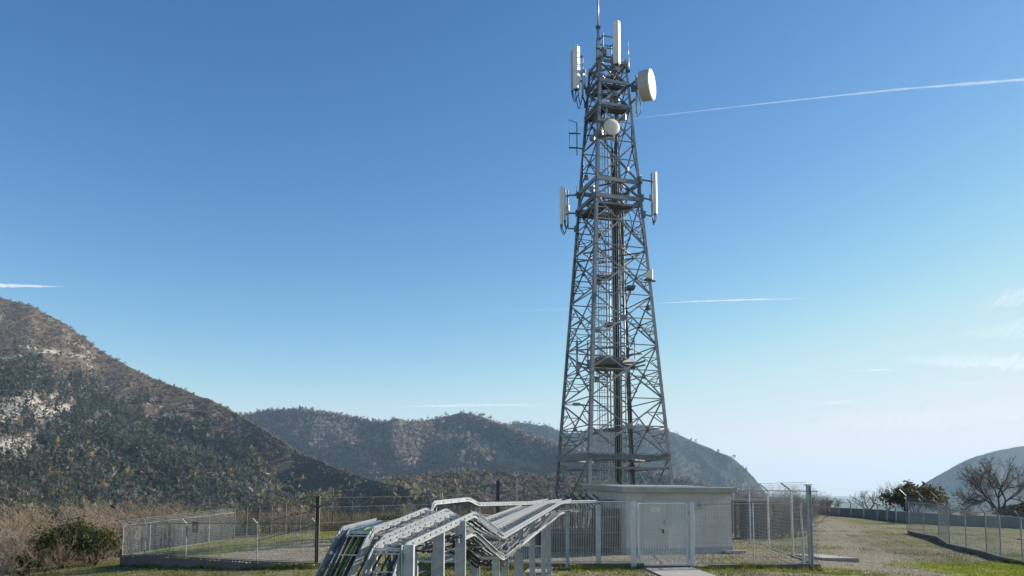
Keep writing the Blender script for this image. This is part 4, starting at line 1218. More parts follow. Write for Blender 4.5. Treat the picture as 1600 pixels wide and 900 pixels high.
tC = thing('fence_post', 'slim grey post right of the tall black post behind the trays', 'post', (pC[0], pC[1], pCz))
m = MB(); m.tube((pC[0], pC[1], pCz - .2), (pC[0], pC[1], zC), .05); m.build('shaft', M['galv'], tC)
m = MB(); m.box((pC[0], pC[1], zC), (.14, .14, .05)); m.build('cap', M['galv_dark'], tC)
m = MB()
A = np.array((*pA[0], zA)); B = np.array((pB[0], pB[1], zB)); C3 = np.array((pC[0], pC[1], zC))
for da, db in ((.02, .62), (.38, 1.0), (.95, 1.7)): m.path([A - (0, 0, da), lerp(A - (0, 0, da), B - (0, 0, db), .5) - (0, 0, .04), B - (0, 0, db)], .011, 4)
for k in range(9): m.tube(B - (0, 0, .12 + .26 * k), C3 - (0, 0, .3 + .26 * k), .011, n=4)
# strainer out to the lower fence on the left
for z in (.45, 1.0): m.tube(A - (0, 0, z), np.array((*on_front([401])[0][0], on_front([401])[1][0] + 1.42 - (z - .45) * 1.2)), .012, n=4)
o = m.build('fence_wires', M['wire_dark']); recentre(o, A); tag(o, 'dark strained wires running between the tall posts behind the cable trays', 'wire')
po = [(pC[0], pC[1]), (2.2, 45.6), (4.5, 46.2), (7.0, 46.0)]
fence('tall wire mesh fence behind the tower foot', po, [yard_z(*p) for p in po], 2.5, 0, (0, 0), cell=(.12, .2), r=.004, mat='wire', pmat='galv', rails=(1.0,), nbarb=0)

# barred front fence left of the gate
def barred(label, p, q, h, n, posts, name='fence', br=.0065):
    p, q = np.array(p, float), np.array(q, float)
    t = thing(name, label, 'fence', p)
    m = MB()
    for k in range(n + 1): a = lerp(p, q, k / n); m.tube(a + (0, 0, .06), a + (0, 0, h), br, n=5)
    for f in (.25, .5, .75): m.tube(p + np.array((0, 0, h * f)), q + np.array((0, 0, h * f)), .005, n=4)
    m.build('bar_panel', M['galv'], t)
    for z, th in ((.06, .05), (h, .04)):
        m = MB(); m.bar(p + np.array((0, 0, z)), q + np.array((0, 0, z)), .04, th); m.build('rail', M['galv_bright'], t)
    for f, w_, hh in posts:
        a = lerp(p, q, f); m = MB(); m.bar(a + (0, -.03, 0), a + np.array((0, -.03, hh)), w_, .06); m.build('post', M['galv'], t)
    return t
fl = at(848, 876, 29.25); fr = at(987, 877, 29.06); fl[2] = .13; fr[2] = .16
barred('barred steel fence panel with pale square post, left of the gate', fl, fr, at(900, 784, 29.1)[2] - .15, 52, [(.0, .04, 2.05), (.28, .05, 2.1), (.63, .17, 2.03)])
fl2 = at(640, 876, 29.9); fl2[2] = .1
barred('low barred fence behind the cable tray legs', fl2, fl - (0.06, 0, .02), .62, 66, [(.2, .05, .7), (.45, .05, .7), (.7, .05, .7)], br=.008)

# gate with its two square posts
GD = 28.95
g0, g1 = at(990, 880, GD), at(1082, 882, GD); zg = gz(5.6, 28.9)
gt = at(990, 783, GD)[2]; gt2 = at(1082, 784.5, GD)[2]
def square_post(label, p, zt_, w_):
    t = thing('gate_post', label, 'post', (p[0], p[1], zg))
    m = MB(); m.bar((p[0], p[1], zg - .2), (p[0], p[1], zt_), w_, w_); m.build('shaft', M['gate'], t, bevel=.008)
    m = MB(); m.box((p[0], p[1], zt_ + .008), (w_ + .02, w_ + .02, .02)); m.build('cap', M['galv'], t)
    m = MB(); m.box((p[0], p[1], zg + .1), (w_ + .1, w_ + .1, .02)); m.build('base_plate', M['galv'], t)
square_post('left square galvanised gate post, beside the barred panel', g0, gt, .16)
square_post('right square galvanised gate post, at the start of the thin wire fence', g1, gt2, .15)
gate = thing('gate', 'barred galvanised gate leaf closed in front of the hut door', 'gate', (g0[0] + .15, GD, zg))
xa, xb = at(998, 800, GD)[0], at(1073, 800, GD)[0]; zb_, zt_ = zg + .1, at(1035, 787, GD)[2]
m = MB()
m.tube((xa, GD, zb_ - .03), (xa, GD, zt_ + .02), .035, n=8); m.tube((xb, GD, zb_ - .03), (xb, GD, zt_ + .02), .035, n=8)
m.build('stile', M['gate'], gate)
for z, r_ in ((zb_, .026), (lerp(zb_, zt_, .28), .012), (lerp(zb_, zt_, .55), .012), (zt_, .022)):
    m = MB(); m.tube((xa, GD, z), (xb, GD, z), r_, n=8); m.build('rail', M['gate'], gate)
m = MB()
for k in range(1, 30): x = lerp(xa, xb, k / 30); m.tube((x, GD, zb_), (x, GD, zt_), .0095, n=5)
m.build('bar_panel', M['gate'], gate)
m = MB(); m.box((lerp(xa, xb, .5), GD - .02, lerp(zb_, zt_, .55)), (.06, .04, .14)); lk = m.build('lock', M['galv_dark'], gate)
m = MB(); m.bar((lerp(xa, xb, .5), GD - .06, lerp(zb_, zt_, .57)), (lerp(xa, xb, .42), GD - .06, lerp(zb_, zt_, .59)), .03, .02); m.build('handle', M['galv_dark'], lk)
for x, s in ((xa, -1), (xb, 1)):
    for f in (.14, .86):
        m = MB(); z = lerp(zb_, zt_, f); m.bar((x, GD, z), (x + s * .12, GD, z), .05, .06); m.tube((x + s * .06, GD, z - .07), (x + s * .06, GD, z + .07), .028, n=8); m.build('hinge', M['galv'], gate)

# right front: corner post, thin wire fence
pk = at(1267, 876, 28.92); zk = at(1265, 758.5, 28.92)[2]
t = thing('corner_post', 'tall steel I beam post at the right front corner of the fence', 'post', (pk[0], pk[1], .12))
m = MB()
for s in (-1, 1): m.bar((pk[0] + s * .055, pk[1], .1), (pk[0] + s * .055, pk[1], zk), .016, .15, (0, 1, 0))
m.bar((pk[0], pk[1], .1), (pk[0], pk[1], zk), .1, .014, (0, 1, 0)); m.build('shaft', M['galv'], t)
m = MB(); m.bar((pk[0] - .13, pk[1], zk + .01), (pk[0] + .1, pk[1], zk + .03), .15, .03); m.build('cap', M['galv'], t)
hgt = at(1180, 786.5, 28.93)[2] - .14
q1 = [(g1[0] + .08, GD), (at(1178, 870, GD)[0], 28.93), (at(1254, 870, GD)[0], 28.92), (pk[0] - .08, 28.92)]
fence('fine wire mesh fence from the right gate post to the steel corner post', q1, [.12, .13, .13, .14], hgt, 0, (0, 0), cell=(.1, .1), r=.0028, pr=.022, rails=(1.0, .02), nbarb=0, skip_posts=(0, 3))
s0, s1 = np.array((10.62, 29.0)), np.array((12.0, 45.5))
sp = [(0, None), (.225, 1), (.475, 1), (.72, 1), (.98, 1)]
po = [tuple(lerp(s0, s1, f)) for f, _ in sp]
fence('tall side fence with angled arms running back on the right of the hut', po, [.14 + .03 * i for i in range(5)], at(1234, 768, 33)[2] - .14, .5, (-.75, .45), cell=(.2, .15), r=.0075, pr=.042, rails=(1.0,), nbarb=4, skip_posts=(0,))
p = at(1254, 866, 30.2)
t = thing('fence_stay', 'short pale leaning stay post beside the corner post', 'post', (p[0], p[1], .1))
m = MB(); m.tube((p[0] + .05, p[1], .05), (p[0] - .02, p[1], at(1254, 789, 30.2)[2]), .035); m.build('shaft', M['galv_bright'], t)
m = MB(); m.box((p[0] + .05, p[1], .12), (.16, .16, .03)); m.build('base_plate', M['galv'], t)

# ------------------------------------------------------------------ long boundary fence at the right
RP = [(1640, 888.5, 35.5), (1598, 876.7, 37.5), (1564.5, 869.7, 39), (1542, 862.7, 41.5), (1510, 855.7, 44), (1484, 850, 46.5), (1467.5, 839, 50), (1444, 834.7, 52.5), (1421, 830, 55.5)]
W = [at(*p) for p in RP]
fence('long right boundary fence with angled arms, the near stretch on stepped kerb', [(p[0], p[1]) for p in W], [p[2] for p in W], 1.92, .5, (-.8, -.35), cell=(.09, .09), r=.005, pr=.034, mat='wire', pmat='post', rails=(1.0, .5, .02), nbarb=4)
wall_run([(p[0], p[1]) for p in W], [p[2] + .02 for p in W], 'stepped dark concrete kerb under the near right boundary fence', .25, 9)
e = W[-1]
t = thing('boundary_fence_end', 'tall framed end panel where the near right boundary fence steps up', 'fence', e)
m = MB(); m.path([e + np.array((-.12, .05, 0)), e + np.array((-.12, .05, 2.35)), e + np.array((-.65, -.2, 2.75))], .035, 8); m.build('post', M['post'], t)
m = MB(); 
for q in (W[-2], W[-3]):
    m.path([q + np.array((0, 0, 1.9)), q + np.array((0, 0, 2.3)), q + np.array((-.5, -.2, 2.7))], .02, 8)
for dz, k in ((2.3, 0), (2.43, .33), (2.57, .66), (2.7, 1)):
    m.path([e + np.array((-.12 - .5 * k, .05 - .22 * k, dz)), W[-2] + np.array((-.5 * k, -.2 * k, dz)), W[-3] + np.array((-.5 * k, -.2 * k, dz))], .008, 4)
m.build('overhang', M['galv_dark'], t)
RP2 = [(1401, 828, 76), (1387, 824, 80), (1372, 820.5, 85), (1350, 817, 90), (1330, 813, 95), (1311, 809.6, 100), (1290, 807.5, 106), (1272, 806, 112), (1235, 803, 120), (1190, 800, 126)]
W2 = [at(*p) for p in RP2]
fence('far right boundary fence with angled arms beyond the grass field', [(p[0], p[1]) for p in W2], [p[2] for p in W2], 2.0, .6, (-.8, -.3), cell=(.2, .2), r=.008, pr=.075, rails=(1.0,), nbarb=3, mat='wire_dark', pmat='post')
wall_run([(p[0], p[1]) for p in W2], [p[2] + .05 for p in W2], 'low kerb under the far right boundary fence', .3, 9)
# grey wall standing behind the boundary fence
BW = [(1680, 852, 60, 812.5), (1600, 849, 64, 808), (1500, 843.5, 70, 804.8), (1430, 836, 76, 800.5), (1372, 824, 90, 796), (1311, 812, 104, 793.3), (1272, 808, 116, 791.7), (1200, 804, 130, 789)]
bp = [at(a, b, d) for a, b, d, _ in BW]; bt = [at(a, c_, d)[2] for a, _, d, c_ in BW]
m = MB()
for i in range(len(bp) - 1):
    p, q = bp[i], bp[i + 1]; d = (q - p)[:2]; d /= np.linalg.norm(d); nr = np.array((-d[1], d[0], 0)) * .12
    lo = -1.5
    vs = [np.array((p[0], p[1], lo)) + nr, np.array((q[0], q[1], lo)) + nr, np.array((q[0], q[1], lo)) - nr, np.array((p[0], p[1], lo)) - nr,
          np.array((p[0], p[1], bt[i])) + nr, np.array((q[0], q[1], bt[i + 1])) + nr, np.array((q[0], q[1], bt[i + 1])) - nr, np.array((p[0], p[1], bt[i])) - nr]
    m.add(vs, [(0, 1, 2, 3), (7, 6, 5, 4), (0, 4, 5, 1), (1, 5, 6, 2), (2, 6, 7, 3), (3, 7, 4, 0)])
o = m.build('boundary_wall', M['bwall']); recentre(o, bp[0]); tag(o, 'long dark grey wall behind the right boundary fence', 'wall')
p = at(1588, 850, 52); o = MB(); o.box(p + np.array((.3, 0, .12)), (.8, .4, .3), .5); o.box(p + np.array((.35, .05, .31)), (.5, .3, .07), .5)
o = o.build('crate', M['redmark'], bevel=.03); recentre(o, p); tag(o, 'faded red crate on the ground behind the right boundary fence', 'crate')

# small sign on the left fence
p = at(306, 824, 36.6)
t = thing('sign', 'small dark weathered sign hanging on the left wire fence', 'sign', p)
m = MB(); m.box(p + np.array((0, -.05, 0)), (.4, .02, .46), -.5); m.build('plate', M['signbrown'], t)
m = MB(); m.box(p + np.array((-.01, -.08, .02)), (.14, .012, .13), -.5); m.build('emblem', M['orange'], t)
# ------------------------------------------------------------------ cable trays
def slotted_rail(m, pts, h=.12, th=.012, slot=.13, gap=.05, flange=.022, side=1):
    """C rail with a slotted web: two flanges and web plates with open slots between them"""
    pts = [np.array(p, float) for p in pts]
    for p, q in zip(pts[:-1], pts[1:]):
        d = q - p; L = np.linalg.norm(d); d /= L
        s = np.cross(d, (0, 0, 1.0)); s /= np.linalg.norm(s); u = np.cross(s, d)
        for f in (h / 2, -h / 2): m.bar(p + u * f, q + u * f, flange, th, u)
        m.bar(p + u * h * .31, q + u * h * .31, th, h * .3, u); m.bar(p - u * h * .31, q - u * h * .31, th, h * .3, u)
        n = max(1, int(L / (slot + gap)))
        for k in range(n):
            a = lerp(p, q, k / n); b = a + d * (L / n - gap); m.bar(a, b, th, h * .4, u)

def rounded(pts, r=.09):
    pts = [np.array(p, float) for p in pts]; out = [pts[0]]
    for a, b, c in zip(pts[:-2], pts[1:-1], pts[2:]):
        u = (a - b) / np.linalg.norm(a - b); v = (c - b) / np.linalg.norm(c - b)
        p, q = b + u * r, b + v * r
        if np.dot(u, v) < -.97: out.append(b); continue
        for t in (0, .33, .67, 1): out.append(p * (1 - t) ** 2 + 2 * b * t * (1 - t) + q * t * t)
    return out + [pts[-1]]

def tray(label, right, wv, cables, slot=.17, name='cable_tray', rung=.45, h=.08, posts=(), mat='galv_tray'):
    right = rounded(right); wv = np.array(wv, float)
    t = thing(name, label, 'cable tray', right[0])
    for o in (np.zeros(3), wv):
        m = MB(); slotted_rail(m, [p + o for p in right], h, slot=slot); m.build('side_rail', M[mat], t)
    m = MB()
    for p, q in zip(right[:-1], right[1:]):
        L = np.linalg.norm(q - p); n = max(1, int(L / rung))
        for k in range(n):
            a = lerp(p, q, (k + .5) / n) - (0, 0, h * .3); m.bar(a + wv * .02, a + wv * .98, .03, .018)
    m.build('rung', M['galv'], t)
    for (x, y, zt_, w_, d_) in posts:
        m = MB(); zg_ = gz(x, y)
        m.bar((x - w_ / 2, y, zg_), (x - w_ / 2, y, zt_), .012, d_, (0, 1, 0)); m.bar((x + w_ / 2, y, zg_), (x + w_ / 2, y, zt_), .012, d_, (0, 1, 0)); m.bar((x, y, zg_), (x, y, zt_), w_, .012, (0, 1, 0))
        m.box((x, y, zg_ + .01), (w_ + .12, d_ + .12, .02)); m.build('support_post', M['traypost'], t)
    return t
def cables(label, path_, wv, specs, lift=.03, wob=.02, sag=0.0, name='cable_bundle', mat='black', n=26):
    """specs: list of (fraction across, radius); cables laid along the tray"""
    path_ = rounded(path_); wv = np.array(wv, float)
    seg = [np.linalg.norm(b - a) for a, b in zip(path_[:-1], path_[1:])]; cum = np.r_[0, np.cumsum(seg)] / sum(seg)
    m = MB(); P = np.array(path_)
    for j, (f, r) in enumerate(specs):
        ts = np.unique(np.r_[np.linspace(0, 1, n), np.clip(cum - .012, 0, 1), np.clip(cum + .012, 0, 1)])
        ph = RNG.random(3) * 6
        pts = []
        for t_ in ts:
            p = np.array([np.interp(t_, cum, P[:, i]) for i in range(3)]) + wv * (f + .05 * math.sin(t_ * 17 + ph[0]))
            p[2] += lift + r + wob * math.sin(t_ * 23 + ph[1]) * .6 - sag * math.sin(math.pi * t_) * (.6 + .4 * math.sin(t_ * 31 + ph[2]))
            pts.append(p)
        m.path(pts, r, 6)
    o = m.build(name, M[mat], smooth=True); recentre(o, path_[0])
    return tag(o, label, 'cables')

# tray on the far left, steep from the ground and then level
T1 = [at(462, 1075, 10.7), at(583, 828, 11.5), at(622, 813.5, 16.4)]
W1 = at(532, 829, 11.5) - at(583, 828, 11.5); W1[1] = .12; W1[2] = 0
c1 = at(604, 813, 16.3)
tray('leftmost cable tray climbing steeply from the lawn, filled with black cables', T1, W1, 0, posts=[(T1[2][0], 16.3, T1[2][2] - .08, .1, .1), (T1[2][0] + W1[0], 16.35, T1[2][2] - .08, .1, .1), (T1[1][0] + W1[0] * .5, 12.4, T1[1][2] - .12, .1, .1)])
down = np.array((0, .1, -1.2))
t1c = T1 + [T1[2] + np.array((0, .5, -.15)), T1[2] + np.array((.1, .8, -1.2))]
cables('thick black cables lying in the leftmost steep tray', t1c, W1, [(.14, .016), (.22, .013), (.3, .016), (.35, .011), (.56, .016), (.63, .013), (.7, .016), (.77, .011)], -.08, .05)
cables('bright green cable pair in the leftmost steep tray', t1c, W1, [(.42, .018), (.47, .014)], -.05, .03, mat='greencable')
cables('blue grey cables at the outer edge of the leftmost tray', t1c, W1, [(.8, .022), (.88, .018)], -.04, .02, mat='rubberblue')

A0, A, B, C_, E, E2 = at(556, 1085, 10.3), at(632, 855, 11.0), at(742, 803, 14.0), at(786, 838, 14.3), at(875, 786, 26.0), at(893, 781, 34.2)
WM = np.array((-.4, .06, .0))
main = [A0, A, B, C_, E, E2]
pp = []
for px_, D_ in ((636, 11.05), (684, 12.45), (718, 13.35)):
    p = at(px_, 850, D_); zt_ = at(px_, {636: 851, 684: 832, 718: 813}[px_], D_)[2]; pp.append((p[0] + .02, D_ - .06, zt_, .15, .15))
for px_, D_ in ((741, 15.4), (775, 14.35), (789, 15.2), (813, 17.2), (832, 19.6), (849, 22.6), (858, 26.5)):
    f = (D_ - 14.3) / (26 - 14.3); z = lerp(C_[2], E[2], max(f, 0)) - .1 - (.3 if px_ in (741, 775, 789) else 0)
    x = at(px_, 840, D_)[0]; pp.append((x, D_, z, .11, .11))
    if px_ in (813, 832, 849): pp.append((x + WM[0] * .75, D_ + .9, z, .09, .09))
tray('main cable tray that rises, dips in a V and rises again towards the tower foot', main, WM, 0, posts=pp, h=.09)
sec = [p + np.array((-.52, .55, .05)) for p in main[:4]] + [E + np.array((-.55, .3, 0)), E2 + np.array((-.6, 0, 0))]
sec[0] = A0 + np.array((-.62, .5, .0)); sec[1] = at(597, 842, 11.6)
sp_ = [(sec[2][0] - .1, sec[2][1], sec[2][2] - .1, .1, .1), (lerp(sec[1], sec[2], .45)[0], lerp(sec[1], sec[2], .45)[1], lerp(sec[1], sec[2], .45)[2] - .1, .1, .1)]
tray('second cable tray running just behind the main dipping tray', sec, np.array((-.36, .1, .01)), 0, posts=sp_, h=.07)
cables('black cables in the main dipping tray', main, WM, [(.2, .017), (.35, .014), (.5, .018), (.78, .016)], -.05, .03)
cables('grey cables in the second tray behind the main one', sec, np.array((-.36, .1, .01)), [(.25, .015), (.5, .017), (.75, .014)], -.04, .03, mat='greycable')
low = [lerp(A, B, .72) - (0, 0, .3), B - (0, 0, .32), C_ - (0, 0, .38), E - (0, 0, .34), E2 - (0, 0, .4)]
tray('slim lower tier tray hanging under the dip of the main tray', low, WM * .9, 0, h=.05, slot=.3, rung=.45, mat='galv')
cables('grey cables in the slim lower tier tray', low, WM * .9, [(-.02, .018), (.25, .02), (.5, .022), (.75, .02), (.98, .018)], .02, .05, .05, mat='greycable')
und = [lerp(A, B, .5) - (0, -.3, .22), B - (0, -.2, .3), C_ + np.array((.0, .25, -.25)), lerp(C_, E, .3) - (0, 0, .25)]
cables('loose silver conduits sagging beneath the bend of the main tray', und, WM * 1.3, [(.0, .015), (.15, .018), (.3, .016), (.45, .02), (.6, .016), (.75, .02), (.9, .016), (1.05, .018)], -.05, .04, .14, mat='greycable')
cables('loose black cables sagging beneath the bend of the main tray', und, WM * 1.4, [(.1, .02), (.28, .018), (.5, .022), (.68, .018), (.85, .02), (.98, .02)], -.14, .05, .2)

BT = [at(662, 862, 19.2), at(677, 786, 19.6), at(733, 780, 20.6), at(748, 788, 20.9), at(905, 784, 30.3), at(957, 782.5, 34.0)]
WB = np.array((-.06, .45, 0))
tp = [(lerp(BT[3], BT[4], f)[0] - .03, lerp(BT[3], BT[4], f)[1] + .2, lerp(BT[3], BT[4], f)[2] - .08, .1, .1) for f in (.0, .3, .62, .85)] + [(BT[1][0], BT[1][1] + .25, BT[1][2] - .08, .1, .1)]
tray('rear cable tray with an arched end, running level to the hut', BT, WB, 0, posts=tp, h=.085)
cables('black cables in the rear arched tray', BT, WB, [(.15, .024), (.3, .022), (.45, .026), (.6, .022), (.78, .024)], -.06, .03)
lb = [p - np.array((0, -.1, .33)) for p in BT[2:5]]
cables('grey cables slung under the rear arched tray', lb, WB, [(.0, .018), (.3, .02), (.6, .02), (.9, .018)], 0, .06, .06, mat='greycable')

# ------------------------------------------------------------------ plants
def leafy(n, centre, radii, size, tints, hollow=.35, droop=0.0):
    """leaf clumps through a crown volume: uneven, gappy"""
    k = max(5, n // 260)
    d = RNG.normal(size=(k, 3)); d /= np.linalg.norm(d, axis=1)[:, None]
    d[:, 2] = np.abs(d[:, 2]) * 1.0 - .25
    cc = d * (hollow + (1 - hollow) * RNG.random((k, 1)) ** .5) * np.array(radii)
    j = RNG.integers(0, k, n)
    p = cc[j] + RNG.normal(size=(n, 3)) * np.array(radii) * .17 + np.array(centre)
    q = RNG.normal(size=(n, 3, 3)) * size * (.5 + RNG.random((n, 1, 1)))
    co = (p[:, None, :] + q).reshape(-1, 3)
    c = np.array(tints)[RNG.integers(0, len(tints), n)] * (.6 + .8 * RNG.random((n, 1))) * (.75 + .5 * RNG.random(k)[j])[:, None]
    c = np.repeat(c, 3, 0)
    return co, np.arange(3 * n).reshape(n, 3), np.c_[c, np.ones(len(c))]

class Tubes:
    """many thin three-sided twigs gathered in numpy"""
    def __init__(s): s.a = []; s.b = []; s.r = []; s.q = []
    def add(s, a, b, r, q): s.a.append(a); s.b.append(b); s.r.append(r); s.q.append(q)
    def mesh(s, name, mat, tint, parent=None, K=3, var=.35):
        a, b = np.array(s.a), np.array(s.b); r, q = np.array(s.r), np.array(s.q)
        d = b - a; d /= np.linalg.norm(d, axis=1)[:, None] + 1e-9
        ref = np.where(np.abs(d[:, 2:3]) > .9, np.array([[1.0, 0, 0]]), np.array([[0, 0, 1.0]]))
        u = np.cross(d, ref); u /= np.linalg.norm(u, axis=1)[:, None]; v = np.cross(d, u)
        V = []
        for base, rad in ((a, r), (b, q)):
            for k in range(K):
                an = 2 * math.pi * k / K; V.append(base + (u * math.cos(an) + v * math.sin(an)) * rad[:, None])
        V = np.stack(V, 1); n = len(a)
        o = np.arange(n)[:, None] * 2 * K
        F = np.concatenate([o + np.array([[k, (k + 1) % K, K + (k + 1) % K, K + k]]) for k in range(K)])
        t = np.array(tint)[None] * (1 - var / 2 + var * RNG.random((n, 1)))
        cols = np.repeat(t, 2 * K, 0)
        org = ORG.get(parent.name, (0, 0, 0)) if parent else (0, 0, 0)
        ob = np_mesh(name, V.reshape(-1, 3) - np.array(org), F, mat, colors=np.c_[cols, np.ones(len(cols))])
        if parent: ob.parent = parent
        return ob

def unit(v): return v / (np.linalg.norm(v) + 1e-9)
def shrub_geo(h, w_, stems, twigs, T, T2, base):
    for i in range(stems):
        a = RNG.random() * 6.283; rr = w_ * .5 * RNG.random() ** .7
        p = base + np.array((math.cos(a) * rr * .45, math.sin(a) * rr * .45, -.05))
        d = unit(np.array((math.cos(a) * rr * 1.1, math.sin(a) * rr * 1.1, h * (.6 + .4 * RNG.random()))))
        L = h * (.65 + .45 * RNG.random()); k = 5; r = .014 + .012 * RNG.random()
        pts = [p]
        for j in range(k):
            d = unit(d + RNG.normal(size=3) * .16 + np.array((0, 0, .03))); q = pts[-1] + d * L / k
            T.add(pts[-1], q, r * (1 - j / k * .7), r * (1 - (j + 1) / k * .7)); pts.append(q)
            if j >= 1:
                for _ in range(twigs):
                    e = unit(d + RNG.normal(size=3) * .75); s0 = lerp(pts[-2], pts[-1], RNG.random()); L2 = L * (.12 + .2 * RNG.random())
                    s1 = s0 + e * L2 * .6; e2 = unit(e + RNG.normal(size=3) * .35 + np.array((0, 0, .15))); s2 = s1 + e2 * L2 * .5
                    T2.add(s0, s1, .0065, .005); T2.add(s1, s2, .005, .0035)
                    for _ in range(2):
                        e3 = unit(e + RNG.normal(size=3) * .7); T2.add(s1, s1 + e3 * L2 * .4, .0045, .003)
def bare_shrub(label, x, y, z, h, w_, tint, group=None, stems=26, twigs=4, name='bare_shrub'):
    t = thing(name, label, 'shrub', (x, y, z), group)
    T, T2 = Tubes(), Tubes(); shrub_geo(h, w_, stems, twigs, T, T2, np.array((x, y, z)))
    T.mesh('stems', M['twig'], np.array(tint) * .8, t); T2.mesh('twigs', M['twig'], np.array(tint) * 1.25, t)
    return t
def dup(root, loc, rz, sc_, label, group):
    r = root.copy(); COL.objects.link(r); r.location = loc; r.rotation_euler = (0, 0, rz); r.scale = sc_
    r['label'] = label; r['group'] = group
    for ch in root.children:
        c = ch.copy(); COL.objects.link(c); c.parent = r
    return r

def spot(px_, D_, top):
    p = at(px_, 800, D_); z = gz(p[0], D_); return p[0], D_, z, at(px_, top, D_)[2] - z
BR = (.21, .16, .12); GR = (.225, .185, .145)
protos = {}
GT = 'bare shrubs of the left thicket'
for lab, px_, D_, top, w_, tint in (
    ('tall bare shrub at the left edge of the picture, twigs leaning right', 8, 41, 783, 4.6, GR),
    ('bare shrub at the bottom left corner in front of the thicket', -12, 36.5, 835, 3.4, GR),
    ('low bare reddish shrub at the foot of the dark juniper', 72, 41.5, 832, 3.0, BR),
    ('bare shrub with straw coloured upright twigs behind the dark juniper', 66, 47, 794, 3.4, (.27, .2, .12)),
    ('bare pale shrub rising above the right end of the dark juniper', 128, 50, 784, 4.0, GR),
    ('tallest bare shrub touching the left corner of the fence', 172, 48, 783, 4.2, (.24, .185, .14)),
    ('low bare shrub between the juniper and the fence corner', 150, 44, 842, 2.6, BR),
    ('bare bush half hidden behind the left thicket', 38, 50, 800, 4.0, BR)):
    x, y, z, h = spot(px_, D_, top)
    bare_shrub(lab, x, y, z, h, w_, tint, GT, stems=34, twigs=5)
def leaf_shrub(label, x, y, z, h, w_, n, size, tints, name='evergreen_shrub', cat='shrub', trunk=None):
    t = thing(name, label, cat, (x, y, z))
    co, f, c = leafy(n, (0, 0, h * .52), (w_ * .5, w_ * .42, h * .5), size, tints)
    keep = co.reshape(-1, 3, 3)[:, :, 2].min(1) > -.1
    o = np_mesh('foliage', co, f[keep], M['leaf'], colors=c); o.parent = t
    T = Tubes()
    for i in range(16):
        a = RNG.random() * 6.28; e = np.array((math.cos(a) * w_ * .4 * RNG.random(), math.sin(a) * w_ * .35 * RNG.random(), h * (.5 + .4 * RNG.random())))
        b = np.array((x, y, z)) + e * np.array((.12, .12, 0)); m_ = b + e * .5 + RNG.normal(size=3) * .08
        T.add(b, m_, .04, .028); T.add(m_, np.array((x, y, z)) + e, .028, .01)
    T.mesh('stems', M['twig'], (.1, .08, .06), t, K=4)
    return t
JU = [(.03, .042, .016), (.05, .062, .022), (.075, .08, .025), (.02, .028, .014)]
x, y, z, h = spot(104, 42.5, 809); leaf_shrub('broad dark green juniper bush amid the bare left thicket', x, y, z, h, 3.9, 9500, .042, JU)
x, y, z, h = spot(150, 43.5, 812); leaf_shrub('yellowish green juniper at the right end of the dark juniper bush', x, y, z, h * .97, 2.4, 4500, .042, [(.08, .085, .02), (.11, .105, .028), (.05, .06, .02)])
x, y, z, h = spot(44, 38.5, 866); leaf_shrub('small low green bush near the bottom left corner', x, y, z, max(h, .7), 1.5, 1800, .035, [(.05, .065, .018), (.09, .1, .03), (.03, .04, .015)])

# brown scrub behind the back fence
GB = 'brown scrub bushes behind the back fence'
labB = 'leafless brown scrub bush in the dense row behind the back fence'
seedb = [bare_shrub(labB, 0, 0, 0, 3.0, 3.4, t_, GB, stems=30, twigs=5) for t_ in ((.135, .118, .08), (.165, .14, .1), (.1, .095, .055))]
k = 0
for px_ in list(range(205, 860, 21)):
    for row in range(2):
        D_ = 53 + row * 3.5 + 1.5 * RNG.random(); p = at(px_ + 10 * RNG.random(), 800, D_); z = gz(p[0], D_) - .1
        top = at(px_, np.interp(px_, [200, 270, 400, 560, 700, 860], [792, 802, 808, 800, 797, 793]) + 12 * (RNG.random() - .5) + row * -4, D_)[2]
        s = max(.4, (top - z) / 3.0); r0 = seedb[k % 3]
        if k < 3:
            r0.location = (p[0], D_, z); r0.scale = (s * 1.1, s * 1.1, s)
        else: dup(r0, (p[0], D_, z), RNG.random() * 6.28, (s * (.9 + .4 * RNG.random()), s, s), labB, GB)
        k += 1
for px_, w_, top, lab in ((247, 3.0, 784, 'tall fan shaped bare bush just beyond the left end fence'), (345, 2.6, 793, 'bare bush above the sign on the left fence'), (465, 2.4, 790, 'bare grey bush left of the tall rusty post')):
    x, y, z, h = spot(px_, 55, top); bare_shrub(lab, x, y, z, h, w_ * 1.3, (.19, .15, .125), stems=34, twigs=5)
for px_, top, lab in ((398, 806, 'dark green bush behind the back fence near the left fence post'), (610, 800, 'yellow green bush in the scrub between the tall posts')):
    x, y, z, h = spot(px_, 52, top); leaf_shrub(lab, x, y, z, h, 1.9, 2400, .045, [(.06, .068, .025), (.1, .1, .035), (.12, .1, .04)])
GS = 'brown bushes beyond the side fence'
labS = 'dense bare brown bush beyond the tall side fence right of the hut'
first = None
for px_, D_, top in ((1140, 57, 770), (1165, 56, 772), (1188, 52, 774), (1205, 50, 776), (1222, 55, 770), (1240, 52, 774), (1212, 60, 768), (1246, 66, 772), (1262, 128, 772), (1276, 130, 771), (1288, 131, 774)):
    x, y, z, h = spot(px_, D_, top)
    if first is None: first = bare_shrub(labS, 0, 0, 0, 3.0, 3.2, (.17, .14, .12), GS, stems=34, twigs=6); first.location = (x, y, z); first.scale = (h / 3,) * 3
    else: dup(first, (x, y, z), RNG.random() * 6.28, (h / 3 * 1.15, h / 3, h / 3), labS, GS)

